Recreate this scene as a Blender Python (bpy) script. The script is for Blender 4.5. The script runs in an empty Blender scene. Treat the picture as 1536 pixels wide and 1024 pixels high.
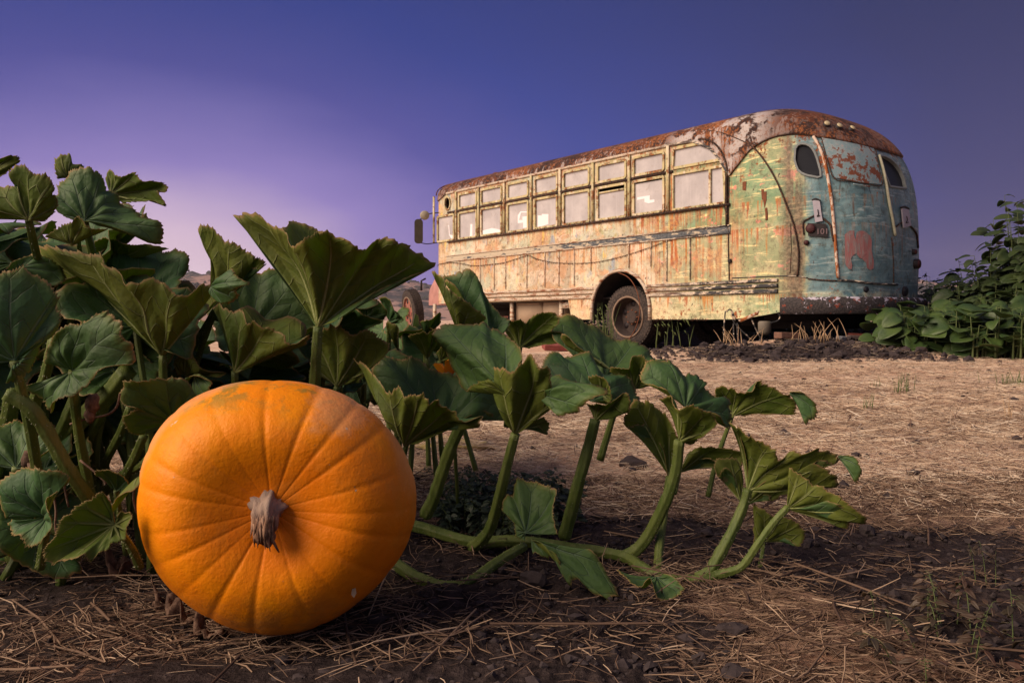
import bpy, bmesh, math, random
import numpy as np
from mathutils import Vector, Matrix
from mathutils.bvhtree import BVHTree
random.seed(7)
SC = bpy.context.scene
COL = SC.collection
F = 1190.0; CAMZ = 0.45
R = math.radians

def at(px, py, Y):
    "a point of the place, Y metres ahead of the camera"
    return Vector(((px-768)/F*Y, Y, CAMZ-(py-480)/F*Y))

# ------------------------------------------------------------------ nodes
class NT:
    def __init__(s, name):
        s.m = bpy.data.materials.new(name); s.m.use_nodes = True
        s.t = s.m.node_tree; s.t.nodes.clear()
        s.out = s.n('ShaderNodeOutputMaterial')
        s.p = s.n('ShaderNodeBsdfPrincipled')
        s.t.links.new(s.p.outputs[0], s.out.inputs[0])
        s.tc = None
    def n(s, t, **k):
        x = s.t.nodes.new(t)
        for a, b in k.items(): setattr(x, a, b)
        return x
    def put(s, sock, v):
        if isinstance(v, bpy.types.NodeSocket): s.t.links.new(v, sock)
        elif isinstance(v, (tuple, list)) and sock.type == 'RGBA': sock.default_value = tuple(v)+((1,) if len(v) == 3 else ())
        else: sock.default_value = v
    def obj(s):
        if not s.tc: s.tc = s.n('ShaderNodeTexCoord')
        return s.tc.outputs['Object']
    def attr(s, name):
        return s.n('ShaderNodeAttribute', attribute_name=name)
    def uv(s, name):
        return s.n('ShaderNodeUVMap', uv_map=name).outputs[0]
    def scale(s, v, sc, rot=(0,0,0), loc=(0,0,0)):
        m = s.n('ShaderNodeMapping'); s.put(m.inputs[0], v)
        m.inputs['Scale'].default_value = sc if isinstance(sc, (tuple, list)) else (sc,)*3
        m.inputs['Rotation'].default_value = rot; m.inputs['Location'].default_value = loc
        return m.outputs[0]
    def noise(s, v, sc=5, det=4, rough=.55, dist=0, out=0):
        x = s.n('ShaderNodeTexNoise'); s.put(x.inputs['Vector'], v)
        x.inputs['Scale'].default_value = sc; x.inputs['Detail'].default_value = det
        x.inputs['Roughness'].default_value = rough; x.inputs['Distortion'].default_value = dist
        return x.outputs[out]
    def vor(s, v, sc=5, feat='F1', out='Distance', rnd=1):
        x = s.n('ShaderNodeTexVoronoi', feature=feat); s.put(x.inputs['Vector'], v)
        x.inputs['Scale'].default_value = sc; x.inputs['Randomness'].default_value = rnd
        return x.outputs[out]
    def m_(s, op, a, b=0.0, c=None, clamp=False):
        x = s.n('ShaderNodeMath', operation=op, use_clamp=clamp); s.put(x.inputs[0], a); s.put(x.inputs[1], b)
        if c is not None: s.put(x.inputs[2], c)
        return x.outputs[0]
    def ss(s, v, a, b, lo=0.0, hi=1.0):
        x = s.n('ShaderNodeMapRange', interpolation_type='SMOOTHSTEP')
        if a > b: a, b, lo, hi = b, a, hi, lo
        s.put(x.inputs[0], v); x.inputs[1].default_value = a; x.inputs[2].default_value = b
        x.inputs[3].default_value = lo; x.inputs[4].default_value = hi
        return x.outputs[0]
    def mix(s, f, a, b, mode='MIX'):
        x = s.n('ShaderNodeMix', data_type='RGBA', blend_type=mode)
        s.put(x.inputs[0], f); s.put(x.inputs[6], a); s.put(x.inputs[7], b)
        return x.outputs[2]
    def mul(s, *a):
        r = a[0]
        for b in a[1:]: r = s.m_('MULTIPLY', r, b)
        return r
    def xyz(s, v):
        x = s.n('ShaderNodeSeparateXYZ'); s.put(x.inputs[0], v); return x.outputs
    def ramp(s, f, st):
        x = s.n('ShaderNodeValToRGB'); s.put(x.inputs[0], f)
        e = x.color_ramp.elements
        while len(e) < len(st): e.new(.5)
        for q, (p, c) in zip(e, st): q.position = p; q.color = tuple(c)+(1,)
        return x.outputs[0]
    def bump(s, h, dist=.01, st=1.0, nrm=None):
        x = s.n('ShaderNodeBump'); x.inputs['Strength'].default_value = st; x.inputs['Distance'].default_value = dist
        s.put(x.inputs['Height'], h)
        if nrm is not None: s.put(x.inputs['Normal'], nrm)
        return x.outputs[0]
    def fin(s, col, rough=.6, nrm=None, metal=0.0, spec=.4, trans=None, tcol=None, sss=0):
        s.put(s.p.inputs['Base Color'], col); s.put(s.p.inputs['Roughness'], rough)
        s.put(s.p.inputs['Metallic'], metal); s.put(s.p.inputs['Specular IOR Level'], spec)
        if nrm is not None: s.put(s.p.inputs['Normal'], nrm)
        if sss:
            s.p.inputs['Subsurface Weight'].default_value = sss
            s.p.inputs['Subsurface Radius'].default_value = (.02, .008, .002)
            s.p.inputs['Subsurface Scale'].default_value = .3
        if trans:
            tr = s.n('ShaderNodeBsdfTranslucent'); s.put(tr.inputs[0], tcol)
            if nrm is not None: s.put(tr.inputs['Normal'], nrm)
            mx = s.n('ShaderNodeMixShader'); mx.inputs[0].default_value = trans
            s.t.links.new(s.p.outputs[0], mx.inputs[1]); s.t.links.new(tr.outputs[0], mx.inputs[2])
            s.t.links.new(mx.outputs[0], s.out.inputs[0])
        return s.m

def simple(name, col, rough=.7, metal=0, var=.25, sc=30, bump=.001, spec=.3):
    t = NT(name); n = t.noise(t.obj(), sc, 5)
    c2 = tuple(x*(1-var) for x in col); c3 = tuple(min(1, x*(1+var)) for x in col)
    return t.fin(t.mix(n, c2, c3), rough, t.bump(n, bump), metal, spec)

# ------------------------------------------------------------------ meshes
def mesh_obj(name, V, Fs, mats=(), parent=None, smooth=True, midx=None, angle=None):
    me = bpy.data.meshes.new(name); me.from_pydata([tuple(v) for v in V], [], [tuple(f) for f in Fs])
    for m in mats: me.materials.append(m)
    if midx is not None: me.polygons.foreach_set('material_index', midx)
    me.polygons.foreach_set('use_smooth', [smooth]*len(me.polygons))
    if angle: me.set_sharp_from_angle(angle=R(angle))
    me.update()
    o = bpy.data.objects.new(name, me); COL.objects.link(o)
    if parent: o.parent = parent
    return o
def empty(name, loc=(0,0,0), rz=0):
    o = bpy.data.objects.new(name, None); o.location = loc; o.rotation_euler = (0,0,rz)
    o.empty_display_size = .1; COL.objects.link(o); return o
def tag(o, label=None, cat=None, group=None, kind=None):
    if label: o['label'] = label
    if cat: o['category'] = cat
    if group: o['group'] = group
    if kind: o['kind'] = kind
    return o
class MB:
    def __init__(s): s.V = []; s.F = []; s.M = []; s.mi = 0
    def add(s, V, Fs):
        b = len(s.V); s.V += [tuple(v) for v in V]; s.F += [tuple(i+b for i in f) for f in Fs]; s.M += [s.mi]*len(Fs)
    def box(s, c, d, rot=None, tap=1.0):
        V = []
        for sx, sy, sz in ((-1,-1,-1),(1,-1,-1),(1,1,-1),(-1,1,-1),(-1,-1,1),(1,-1,1),(1,1,1),(-1,1,1)):
            k = tap if sz > 0 else 1
            v = Vector((sx*d[0]/2*k, sy*d[1]/2*k, sz*d[2]/2))
            if rot: v = rot @ v
            V.append(v+Vector(c))
        s.add(V, [(0,3,2,1),(4,5,6,7),(0,1,5,4),(1,2,6,5),(2,3,7,6),(3,0,4,7)])
    def tube(s, pts, rad, n=8, flute=0, cap=True, up=None):
        pts = [Vector(p) for p in pts]; k = len(pts)
        if not isinstance(rad, (list, tuple)): rad = [rad]*k
        V = []; a = None
        for i in range(k):
            d = (pts[min(i+1,k-1)]-pts[max(i-1,0)])
            if d.length < 1e-9: d = Vector((0,0,1))
            d.normalize()
            if a is None:
                a = d.orthogonal().normalized() if up is None else (Vector(up)-d*d.dot(Vector(up))).normalized()
            else:
                a = a-d*a.dot(d)
                a = a.normalized() if a.length > 1e-6 else d.orthogonal().normalized()
            b = d.cross(a)
            for j in range(n):
                t = 2*math.pi*j/n; rr = rad[i]*(1+(flute*math.cos(t*6) if flute else 0))
                V.append(pts[i]+a*math.cos(t)*rr+b*math.sin(t)*rr)
        Fs = [(i*n+j, i*n+(j+1)%n, (i+1)*n+(j+1)%n, (i+1)*n+j) for i in range(k-1) for j in range(n)]
        if cap: Fs += [tuple(range(n-1,-1,-1)), tuple(range((k-1)*n, k*n))]
        s.add(V, Fs)
    def lathe(s, prof, axis_o, axis_d, n=32, close=False):
        d = Vector(axis_d).normalized(); a = d.orthogonal().normalized(); b = d.cross(a); o = Vector(axis_o)
        k = len(prof); V = []
        for r, h in prof:
            for j in range(n):
                t = 2*math.pi*j/n; V.append(o+d*h+(a*math.cos(t)+b*math.sin(t))*r)
        Fs = [(i*n+j, i*n+(j+1)%n, (i+1)*n+(j+1)%n, (i+1)*n+j) for i in range(k-1) for j in range(n)]
        if close: Fs += [((k-1)*n+j, (k-1)*n+(j+1)%n, (j+1)%n, j) for j in range(n)]
        s.add(V, Fs)
    def build(s, name, mat, parent=None, smooth=True, angle=None):
        mats = mat if isinstance(mat, (list, tuple)) else (mat,)
        return mesh_obj(name, s.V, s.F, mats, parent, smooth, s.M, angle)

def crom(P, n):
    "Catmull-Rom through P, n samples per span"
    P = [Vector(p) for p in P]
    if len(P) < 3:
        return [P[0].lerp(P[1], i/n) for i in range(n+1)]
    Q = [P[0]*2-P[1]]+P+[P[-1]*2-P[-2]]; out = []
    for i in range(1, len(Q)-2):
        for k in range(n):
            t = k/n; a, b, c, d = Q[i-1:i+3]
            out.append(.5*((2*b)+(c-a)*t+(2*a-5*b+4*c-d)*t*t+(3*b-a-3*c+d)*t**3))
    out.append(P[-1]); return out

def hsh(ix, iy, s):
    h = (ix.astype(np.int64)*374761393+iy.astype(np.int64)*668265263+s*1442695041) & 0x7fffffff
    h = ((h ^ (h >> 13))*1274126177) & 0x7fffffff
    h = (h ^ (h >> 16)) & 0xffff
    return h/65535.0
def vn(x, y, sc, s=0, octv=3):
    "fractal value noise about -1..1"
    x = np.asarray(x, float)*sc; y = np.asarray(y, float)*sc; o = np.zeros_like(x); a = 1.0; tot = 0
    for k in range(octv):
        ix = np.floor(x); iy = np.floor(y); fx = x-ix; fy = y-iy
        fx = fx*fx*(3-2*fx); fy = fy*fy*(3-2*fy)
        v = (hsh(ix,iy,s+k)*(1-fx)+hsh(ix+1,iy,s+k)*fx)*(1-fy)+(hsh(ix,iy+1,s+k)*(1-fx)+hsh(ix+1,iy+1,s+k)*fx)*fy
        o += a*(v*2-1); tot += a; a *= .55; x = x*2.03; y = y*2.03
    return o/tot

# ------------------------------------------------------------------ camera, sky, sun
cam = bpy.data.objects.new('camera', bpy.data.cameras.new('camera')); COL.objects.link(cam)
cam.location = (0, 0, CAMZ); cam.rotation_euler = (R(90), 0, 0)
cam.data.sensor_width = 36; cam.data.lens = F/1536*36; cam.data.shift_y = -32/1536
cam.data.clip_start = .02; cam.data.clip_end = 6000
SC.camera = cam
SC.view_settings.view_transform = 'Standard'; SC.view_settings.look = 'None'
SC.view_settings.exposure = .2; SC.view_settings.gamma = 1

SUN_EL = 34; SUN_AZ = (-.92, -.40)      # the sun stands to the left and a little behind the camera
w = bpy.data.worlds.new('World'); SC.world = w; w.use_nodes = True
t = w.node_tree; t.nodes.clear()
class WN(NT):
    def __init__(s): s.t = t; s.tc = None
W = WN()
out = W.n('ShaderNodeOutputWorld'); bg = W.n('ShaderNodeBackground')
tc = W.n('ShaderNodeTexCoord'); dirv = tc.outputs['Generated']
mp = W.n('ShaderNodeMapping', vector_type='VECTOR'); W.put(mp.inputs[0], dirv); mp.inputs['Scale'].default_value = (1,1,1.7)
nv = W.n('ShaderNodeVectorMath', operation='NORMALIZE'); W.put(nv.inputs[0], mp.outputs[0])
dt = W.n('ShaderNodeVectorMath', operation='DOT_PRODUCT'); W.put(dt.inputs[0], nv.outputs[0])
g = Vector((-.44, 1, .05)).normalized(); dt.inputs[1].default_value = g
ang = W.m_('DIVIDE', W.m_('ARCCOSINE', dt.outputs['Value']), math.pi/2)
wob = W.noise(W.scale(dirv, (3,3,9)), 1.5, 3)
ang = W.m_('ADD', ang, W.m_('MULTIPLY', W.m_('SUBTRACT', wob, .5), .05))
ramp = W.ramp(ang, [(0,(.86,.65,.72)),(.07,(.66,.49,.62)),(.17,(.255,.195,.49)),(.27,(.088,.086,.340)),(.37,(.038,.063,.300)),(.6,(.034,.044,.155)),(.74,(.040,.044,.13)),(.9,(.16,.14,.22)),(1,(.20,.17,.25))])  # outermost stops, out of view, are raised as added fill light
sky = W.n('ShaderNodeTexSky', sky_type='NISHITA'); sky.sun_disc = False
sky.sun_elevation = R(SUN_EL); sky.sun_rotation = math.atan2(SUN_AZ[0], SUN_AZ[1])
zz_ = W.xyz(dirv)[2]
ramp = W.mix(W.mul(W.ss(zz_, .10, .40), W.ss(zz_, .8, .5)), ramp, W.mix(1.0, ramp, (.50,.64,.70), 'MULTIPLY'))
mx = W.mix(1.0, ramp, W.mix(1.0, sky.outputs[0], (.0003,.00025,.00045), 'MULTIPLY'), 'ADD')
W.t.links.new(mx, bg.inputs[0]); bg.inputs[1].default_value = 1.0
W.t.links.new(bg.outputs[0], out.inputs[0])
sun = bpy.data.objects.new('sun', bpy.data.lights.new('sun', 'SUN')); COL.objects.link(sun)
sun.data.energy = 4.9; sun.data.angle = R(46); sun.data.color = (1, .78, .60)
sd = Vector((SUN_AZ[0], SUN_AZ[1], 0)).normalized()*math.cos(R(SUN_EL)); sd.z = math.sin(R(SUN_EL))
sun.rotation_euler = sd.to_track_quat('Z', 'Y').to_euler()
# ------------------------------------------------------------------ the bus frame
TH = math.atan2(.774, -.633)
U = Vector((math.cos(TH), math.sin(TH), 0)); LFT = Vector((-math.sin(TH), math.cos(TH), 0))
BW = 2.65
P0 = Vector((1.89, 12.7, 0))
BO = P0-LFT*BW/2
BM = Matrix.Translation(BO) @ Matrix.Rotation(TH, 4, 'Z'); BMI = BM.inverted()
def tpx(px):
    k = (px-768)/F; return (1.89-12.7*k)/(.633+.774*k)
ZG = 3.11; ZT = 3.50; LR = 1.80; NR = 3.0

# ------------------------------------------------------------------ ground
def gz(x, y):
    x = np.asarray(x, float); y = np.asarray(y, float)
    z = vn(x, y, .5, 3, 3)*.02
    z += .011*vn(x, y, 9, 11, 3)*np.exp(-((y-1.4)/1.6)**2)
    s = soil(x, y)
    z += s*(.010*np.abs(vn(x, y, 38, 21, 3))+.006*vn(x, y, 90, 5, 2))*np.clip(3.2-y, 0, 1)
    # bank of dirt under the tail of the bus
    lx = (x-BO.x)*U.x+(y-BO.y)*U.y; ly = (x-BO.x)*LFT.x+(y-BO.y)*LFT.y
    z += .15*np.exp(-((lx+2.7)/1.15)**4)*np.exp(-(ly/2.2)**4)*(1+.25*vn(x,y,2.5,8))
    z += .12*np.clip((lx-4)/4, 0, 1)
    z += .085*np.exp(-((y-9.75-.25*vn(x,y,1.1,19))/1.0)**4)*np.exp(-((x-3.3)/1.75)**6)*(1+.5*vn(x,y,3,18))
    z += (.34+.12*vn(x,y,1.5,17))*np.exp(-((ly+2.9)/.75)**4)*np.exp(-((lx-.5)/5.2)**6)  # added berm beyond the bus, blacks out the lit field seen under it
    d = np.hypot(x-.0, y)
    z += np.clip((d-60)/900, 0, 1)*0
    return z-.004*np.exp(-((x+.33)**2+(y-1.13)**2)/.02)
def soil(x, y):
    "0 straw, 1 bare dark soil"
    x = np.asarray(x, float); y = np.asarray(y, float)
    e = 1.98+.28*vn(x, y, 1.3, 31, 3)-.18*np.clip(x-.6, 0, 1.2)
    a = np.clip((e-y)/.25, 0, 1)
    far_ = a
    p = vn(x, y, 2.6, 41, 3)
    cover = np.clip((p+.05-.45*np.clip((x-.15)/.8, -.35, .45)*np.clip((1.35-y)/.4, 0, 1))*3+1.0, np.where((x > .2) & (y < 1.35), .15, .55), 1)
    a = a*cover
    b = np.clip((vn(x, y, 1.6, 61, 4)-.38)*4, 0, 1)*.45*(y > 2)
    lx = (x-BO.x)*U.x+(y-BO.y)*U.y; ly = (x-BO.x)*LFT.x+(y-BO.y)*LFT.y
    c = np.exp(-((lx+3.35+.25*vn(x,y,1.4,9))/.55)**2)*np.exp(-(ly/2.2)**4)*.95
    c = np.maximum(c, np.exp(-((lx+1)/3.2)**6)*np.exp(-(ly/1.6)**6)*.9)  # shade under the bus put in as dark ground
    c = np.maximum(c, .80*np.exp(-((y-9.15-.35*vn(x,y,1.3,19))/.72)**4)*np.exp(-((x-3.25-.3*vn(x,y,2,7))/1.5)**6))
    c = np.maximum(c, np.exp(-((ly+2.6)/1.2)**4)*np.exp(-((lx-.5)/5.4)**6))  # dark cover for the added berm, keeps the gap under the bus black
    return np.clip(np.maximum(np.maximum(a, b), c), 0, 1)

def ground():
    n = 430
    def sp(n, lo, hi, c, k):
        u = np.linspace(-1, 1, n); v = np.sinh(u*k)/np.sinh(k)
        return c+np.where(v > 0, v*(hi-c), v*(c-lo))
    xs = sp(n, -2600, 2600, .1, 11.5); ys = sp(n, -120, 2000, 1.25, 11.5)
    X, Y = np.meshgrid(xs, ys); Z = gz(X, Y)
    V = np.stack([X.ravel(), Y.ravel(), Z.ravel()], 1)
    i = np.arange(n-1)[:,None]*n+np.arange(n-1)[None,:]; i = i.ravel()
    Fq = np.stack([i, i+1, i+n+1, i+n], 1)
    me = bpy.data.meshes.new('ground')
    me.vertices.add(len(V)); me.vertices.foreach_set('co', V.ravel())
    me.loops.add(len(Fq)*4); me.loops.foreach_set('vertex_index', Fq.ravel())
    me.polygons.add(len(Fq)); me.polygons.foreach_set('loop_start', np.arange(len(Fq))*4)
    me.polygons.foreach_set('use_smooth', np.ones(len(Fq), bool))
    a = me.attributes.new('soil', 'FLOAT', 'POINT'); a.data.foreach_set('value', soil(X, Y).ravel())
    me.update(calc_edges=True)
    t = NT('straw_and_soil_ground'); o = t.obj(); s = t.attr('soil').outputs['Fac']
    n1 = t.noise(o, 6, 6, .6); n2 = t.noise(o, 45, 6, .65); n3 = t.noise(o, 1.1, 4)
    f = []
    for k, (r, sx, sy) in enumerate(((.15, 14, 190), (-.35, 11, 160), (.8, 15, 150), (1.45, 16, 130))):
        f.append(t.noise(t.scale(o, (sx, sy, 20), (0,0,r), (k*3.1,k*7.7,0)), 1, 3, .6))
    fb = t.m_('MAXIMUM', t.m_('MAXIMUM', f[0], f[1]), t.m_('MAXIMUM', f[2], f[3]))
    straw = t.ramp(fb, [(.33,(.17,.11,.08)),(.42,(.48,.325,.225)),(.52,(.74,.54,.38)),(.66,(.90,.74,.55))])
    straw = t.mix(t.ss(n3, .35, .65), straw, t.mix(1.0, straw, (.80,.66,.62), 'MULTIPLY'))
    straw = t.mix(t.ss(t.noise(t.scale(o, (5,9,5)), 1, 6, .65), .55, .68), straw, (.19,.12,.09)); straw = t.mix(t.m_('MULTIPLY', t.ss(t.noise(t.scale(o, (9,30,5), (0,0,.1)), 1, 5, .7), .56, .66), .7), straw, (.84,.66,.44))
    speck = t.m_('MAXIMUM', t.ss(t.noise(o, 16, 5, .7), .57, .64), t.ss(t.noise(t.scale(o, (7,26,7), (0,0,.06)), 1, 5, .75), .585, .63))
    straw = t.mix(t.m_('MULTIPLY', speck, .8), straw, (.075,.05,.042))
    sand = t.mix(t.ss(n2, .3, .7), (.42,.28,.215), (.58,.40,.30))
    straw = t.mix(t.ss(t.noise(o, 2.7, 5), .50, .66), straw, sand)
    straw = t.mix(t.ss(t.m_('ADD', t.xyz(o)[1], t.m_('MULTIPLY', n1, .9)), 2.9, 2.0), straw, t.mix(1.0, straw, (.50,.44,.42), 'MULTIPLY'))  # straw near the camera darkened: foreground shade put into the colour
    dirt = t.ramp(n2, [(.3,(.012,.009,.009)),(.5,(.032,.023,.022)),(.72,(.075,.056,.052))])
    dirt = t.mix(t.ss(n1, .45, .7), dirt, t.mix(.5, dirt, (.042,.028,.024)))
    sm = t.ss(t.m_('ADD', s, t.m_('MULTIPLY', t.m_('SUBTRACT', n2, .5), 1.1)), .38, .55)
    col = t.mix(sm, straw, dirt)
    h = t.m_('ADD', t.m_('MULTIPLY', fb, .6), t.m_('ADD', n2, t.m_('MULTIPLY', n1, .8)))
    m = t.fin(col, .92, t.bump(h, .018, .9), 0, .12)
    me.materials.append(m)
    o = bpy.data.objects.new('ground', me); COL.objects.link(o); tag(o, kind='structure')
ground()

# ---- loose straw, clods
def strands(name, pts, ln, wd, lift, mat, seed, tilt=.22, curve=.25):
    rng = np.random.default_rng(seed); n = len(pts)
    a = rng.normal(0, 1.0, n)*.9+rng.integers(0, 2, n)*math.pi
    L = ln*rng.uniform(.35, 1.35, n); Wd = wd*rng.uniform(.5, 1.5, n)
    tl = rng.normal(0, tilt, n); cu = rng.normal(0, curve, n)
    d = np.stack([np.cos(a)*np.cos(tl), np.sin(a)*np.cos(tl), np.sin(tl)], 1)
    sd_ = np.stack([-np.sin(a), np.cos(a), np.zeros(n)], 1)
    c = np.stack([pts[:,0], pts[:,1], gz(pts[:,0], pts[:,1])+lift*rng.uniform(.1, 1, n)+np.abs(np.sin(tl))*L*.45], 1)
    V = np.zeros((n, 9, 3)); up = np.array([0,0,1.0])
    for k, s in enumerate((-.5, 0, .5)):
        q = c+d*(s*L)[:,None]+sd_*(cu*L*(.25-s*s))[:,None]
        ww = Wd*(1 if k == 1 else .7)
        V[:,k*3] = q-sd_*ww[:,None]*.5; V[:,k*3+1] = q+up*ww[:,None]*.45; V[:,k*3+2] = q+sd_*ww[:,None]*.5
    base = (np.arange(n)*9)[:,None]
    fs = np.array([[0,1,4,3],[1,2,5,4],[3,4,7,6],[4,5,8,7],[2,0,3,5],[5,3,6,8]])
    Fq = (base[:,:,None]+fs[None]).reshape(-1, 4)
    me = bpy.data.meshes.new(name)
    me.vertices.add(n*9); me.vertices.foreach_set('co', V.ravel())
    me.loops.add(len(Fq)*4); me.loops.foreach_set('vertex_index', Fq.ravel())
    me.polygons.add(len(Fq)); me.polygons.foreach_set('loop_start', np.arange(len(Fq))*4)
    at_ = me.attributes.new('rnd', 'FLOAT', 'POINT'); at_.data.foreach_set('value', np.repeat(rng.uniform(0,1,n), 9))
    me.materials.append(mat); me.update(calc_edges=True)
    o = bpy.data.objects.new(name, me); COL.objects.link(o); return o
t = NT('dry_straw'); r = t.attr('rnd').outputs['Fac']
cc = t.ramp(r, [(0,(.09,.055,.04)),(.22,(.30,.19,.12)),(.50,(.70,.52,.35)),(.80,(.86,.70,.50)),(1,(.90,.79,.62))])
cc = t.mix(t.m_('MULTIPLY', t.noise(t.obj(), 60, 3), .5), cc, (.12,.07,.05))
cc = t.mix(t.m_('MULTIPLY', t.ss(t.noise(t.scale(t.obj(), (1.4,2.6,1)), 1, 5, .65), .46, .62), .65), cc, t.mix(1.0, cc, (.42,.34,.31), 'MULTIPLY'))
M_STRAW = t.fin(cc, .6, None, 0, .3)
def scatter(n, f, seed):
    rng = np.random.default_rng(seed); out = []
    while sum(map(len, out)) < n:
        p, k = f(rng, n); out.append(p[rng.uniform(0, 1, len(p)) < k])
    return np.concatenate(out)[:n]
def near(rng, n):
    y = rng.uniform(.55, 2.3, n); x = rng.uniform(-.85, .95, n)*(y*.75+.35)
    s = soil(x, y); c = vn(x, y, 5, 77, 2)
    return np.stack([x, y], 1), np.clip(.10+.9*(1-s)+.5*np.clip(c, 0, 1)-.05, .04, 1)*np.where((x > -.55) & (x < .0) & (y < 1.05), .35, 1)
def field_near(rng, n):
    y = rng.uniform(1.75, 4.4, n); x = rng.uniform(-.68, .74, n)*y
    return np.stack([x, y], 1), np.clip(1.05-soil(x, y)-.35*np.clip(vn(x,y,2.2,70,3)*2,0,1), .05, 1)*np.clip((y-1.7)/.8, .0, 1)*np.clip((4.4-y)/.9, 0, 1)
def field(rng, n):
    y = 2.9+(rng.uniform(0, 1, n)**1.4)*7.2; x = rng.uniform(-.68, .74, n)*y
    return np.stack([x, y], 1), np.clip(1.05-soil(x, y)-.35*np.clip(vn(x,y,2.2,70,3)*2,0,1), .05, 1)*np.clip((y-2.8)/1.2, .0, 1)
t = NT('shaded_straw'); r = t.attr('rnd').outputs['Fac']
cc = t.ramp(r, [(0,(.05,.030,.022)),(.35,(.12,.075,.05)),(.7,(.22,.145,.095)),(.93,(.34,.24,.16)),(1,(.48,.36,.25))])  # darker copy of the straw colours, foreground shade painted in
M_STRAW_SHADE = t.fin(cc, .7, None, 0, .2)
o = strands('straw_litter', scatter(15000, near, 1), .055, .0022, .008, M_STRAW_SHADE, 4); tag(o, 'loose dry straw strewn over the dark soil in the foreground', 'straw', kind='stuff')
o = strands('straw_chaff', scatter(24000, near, 33), .026, .0015, .006, M_STRAW_SHADE, 8, .3, .4); tag(o, 'fine broken chaff sprinkled over the soil in the foreground', 'straw', kind='stuff')
o = strands('straw_stubble', scatter(46000, field_near, 32), .055, .0020, .012, M_STRAW, 7, .16); tag(o, 'fine flattened straw on the near part of the open field', 'straw', kind='stuff')
o = strands('straw_stubble', scatter(52000, field, 2), .10, .0038, .016, M_STRAW, 5, .12); tag(o, 'pale flattened straw covering the open field up to the bus', 'straw', kind='stuff')
o = strands('straw_stalks', scatter(420, near, 9), .20, .0042, .014, M_STRAW_SHADE, 6, .08, .12); tag(o, 'longer split straw stalks lying on top of the soil', 'straw', kind='stuff')

M_CLOD = simple('soil_clod', (.040,.030,.030), .95, 0, .55, 60, .004)
ico = bmesh.new(); bmesh.ops.create_icosphere(ico, subdivisions=2, radius=1)
IV = np.array([v.co[:] for v in ico.verts]); IF = [tuple(v.index for v in f.verts) for f in ico.faces]; ico.free()
ico = bmesh.new(); bmesh.ops.create_icosphere(ico, subdivisions=1, radius=1)
IV1 = np.array([v.co[:] for v in ico.verts]); IF1 = [tuple(v.index for v in f.verts) for f in ico.faces]; ico.free()
def rock(rng, r, small=False):
    if small:
        V = IV1*rng.uniform(.6, 1.25, (len(IV1), 1))*rng.uniform(.6, 1.3, 3)*r*np.array([1,1,.75]); a = rng.uniform(0, 6.28); c, q = math.cos(a), math.sin(a)
        return V @ np.array([[c,-q,0],[q,c,0],[0,0,1]])
    s = rng.uniform(.6, 1.25, 3)*r; k = rng.uniform(0, 100)
    d = 1+rng.uniform(-.10,.10,len(IV))+.28*vn(IV[:,0]*2+k, IV[:,1]*2+IV[:,2]*1.7, 1.2, 3, 2)+.12*vn(IV[:,2]*3+k, IV[:,1]*3, 2, 8, 2)
    V = IV*d[:,None]*s*np.array([1,1,.7])
    a = rng.uniform(0, 6.28); c, q = math.cos(a), math.sin(a)
    return V @ np.array([[c,-q,0],[q,c,0],[0,0,1]])
mb = MB(); rng = np.random.default_rng(3)
P = scatter(5200, lambda g_, n: (lambda p: (p, soil(p[:,0], p[:,1])**1.5*np.where(p[:,0] > -.05, 1, .5)))(np.stack([g_.uniform(-1.0,1.7,n), g_.uniform(.6,2.25,n)],1)), 5)
for x, y in P:
    r = .0032*math.exp(rng.normal(0, .55)); V = rock(rng, min(r*1.25, .015), True)
    mb.add(V+np.array([x, y, float(gz(x, y))+r*.2]), IF1)
P = scatter(900, lambda g_, n: (np.stack([g_.uniform(1.6,4.8,n), g_.uniform(8.3,10.2,n)],1), np.ones(n)), 25)
for x, y in P:
    r = .022*math.exp(rng.normal(0, .5)); mb.add(rock(rng, min(r, .08), True)+np.array([x, y, float(gz(x, y))+r*.3]), IF1)
P = scatter(1100, lambda g_, n: (lambda y: (np.stack([g_.uniform(-.35,.7,n)*y, y],1), np.ones(n)))(2.0+g_.uniform(0,1,n)**1.3*7), 15)
for x, y in P:
    r = .009*math.exp(rng.normal(0, .5)); V = rock(rng, min(r, .03), True)
    mb.add(V+np.array([x, y, float(gz(x, y))+r*.3]), IF1)
o = mb.build('soil_crumbs', M_CLOD, None, False); tag(o, 'dark crumbs and small clods of soil scattered over the ground', 'soil crumbs', kind='stuff')
for px, py, r, lab in ((1050,985,.020,'dark flat clod in the straw at the bottom edge'),(1100,945,.018,'pointed dark clod in the straw right of the curled leaf'),(1300,797,.020,'wide dark clod just beyond the rightmost leaf tip'),(1105,1010,.02,'angular dark clod cut off by the bottom edge'),(948,695,.028,'dark brick shaped lump lying on the pale straw between the petioles'),(800,868,.024,'dark round lump under the trailing vine loop'),(950,640,.022,'small grey clod on the straw beyond the second petiole')):
    Y = CAMZ*F/(py-480); p = at(px, py, Y)
    V = rock(rng, r*(Y/1.2)**.4); o = mesh_obj('dirt_clod', V, IF, (M_CLOD,), smooth=False); o.location = (p.x, p.y, float(gz(p.x, p.y))+r*.25)
    tag(o, lab, 'clod', 'larger clods on the ground')

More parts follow.
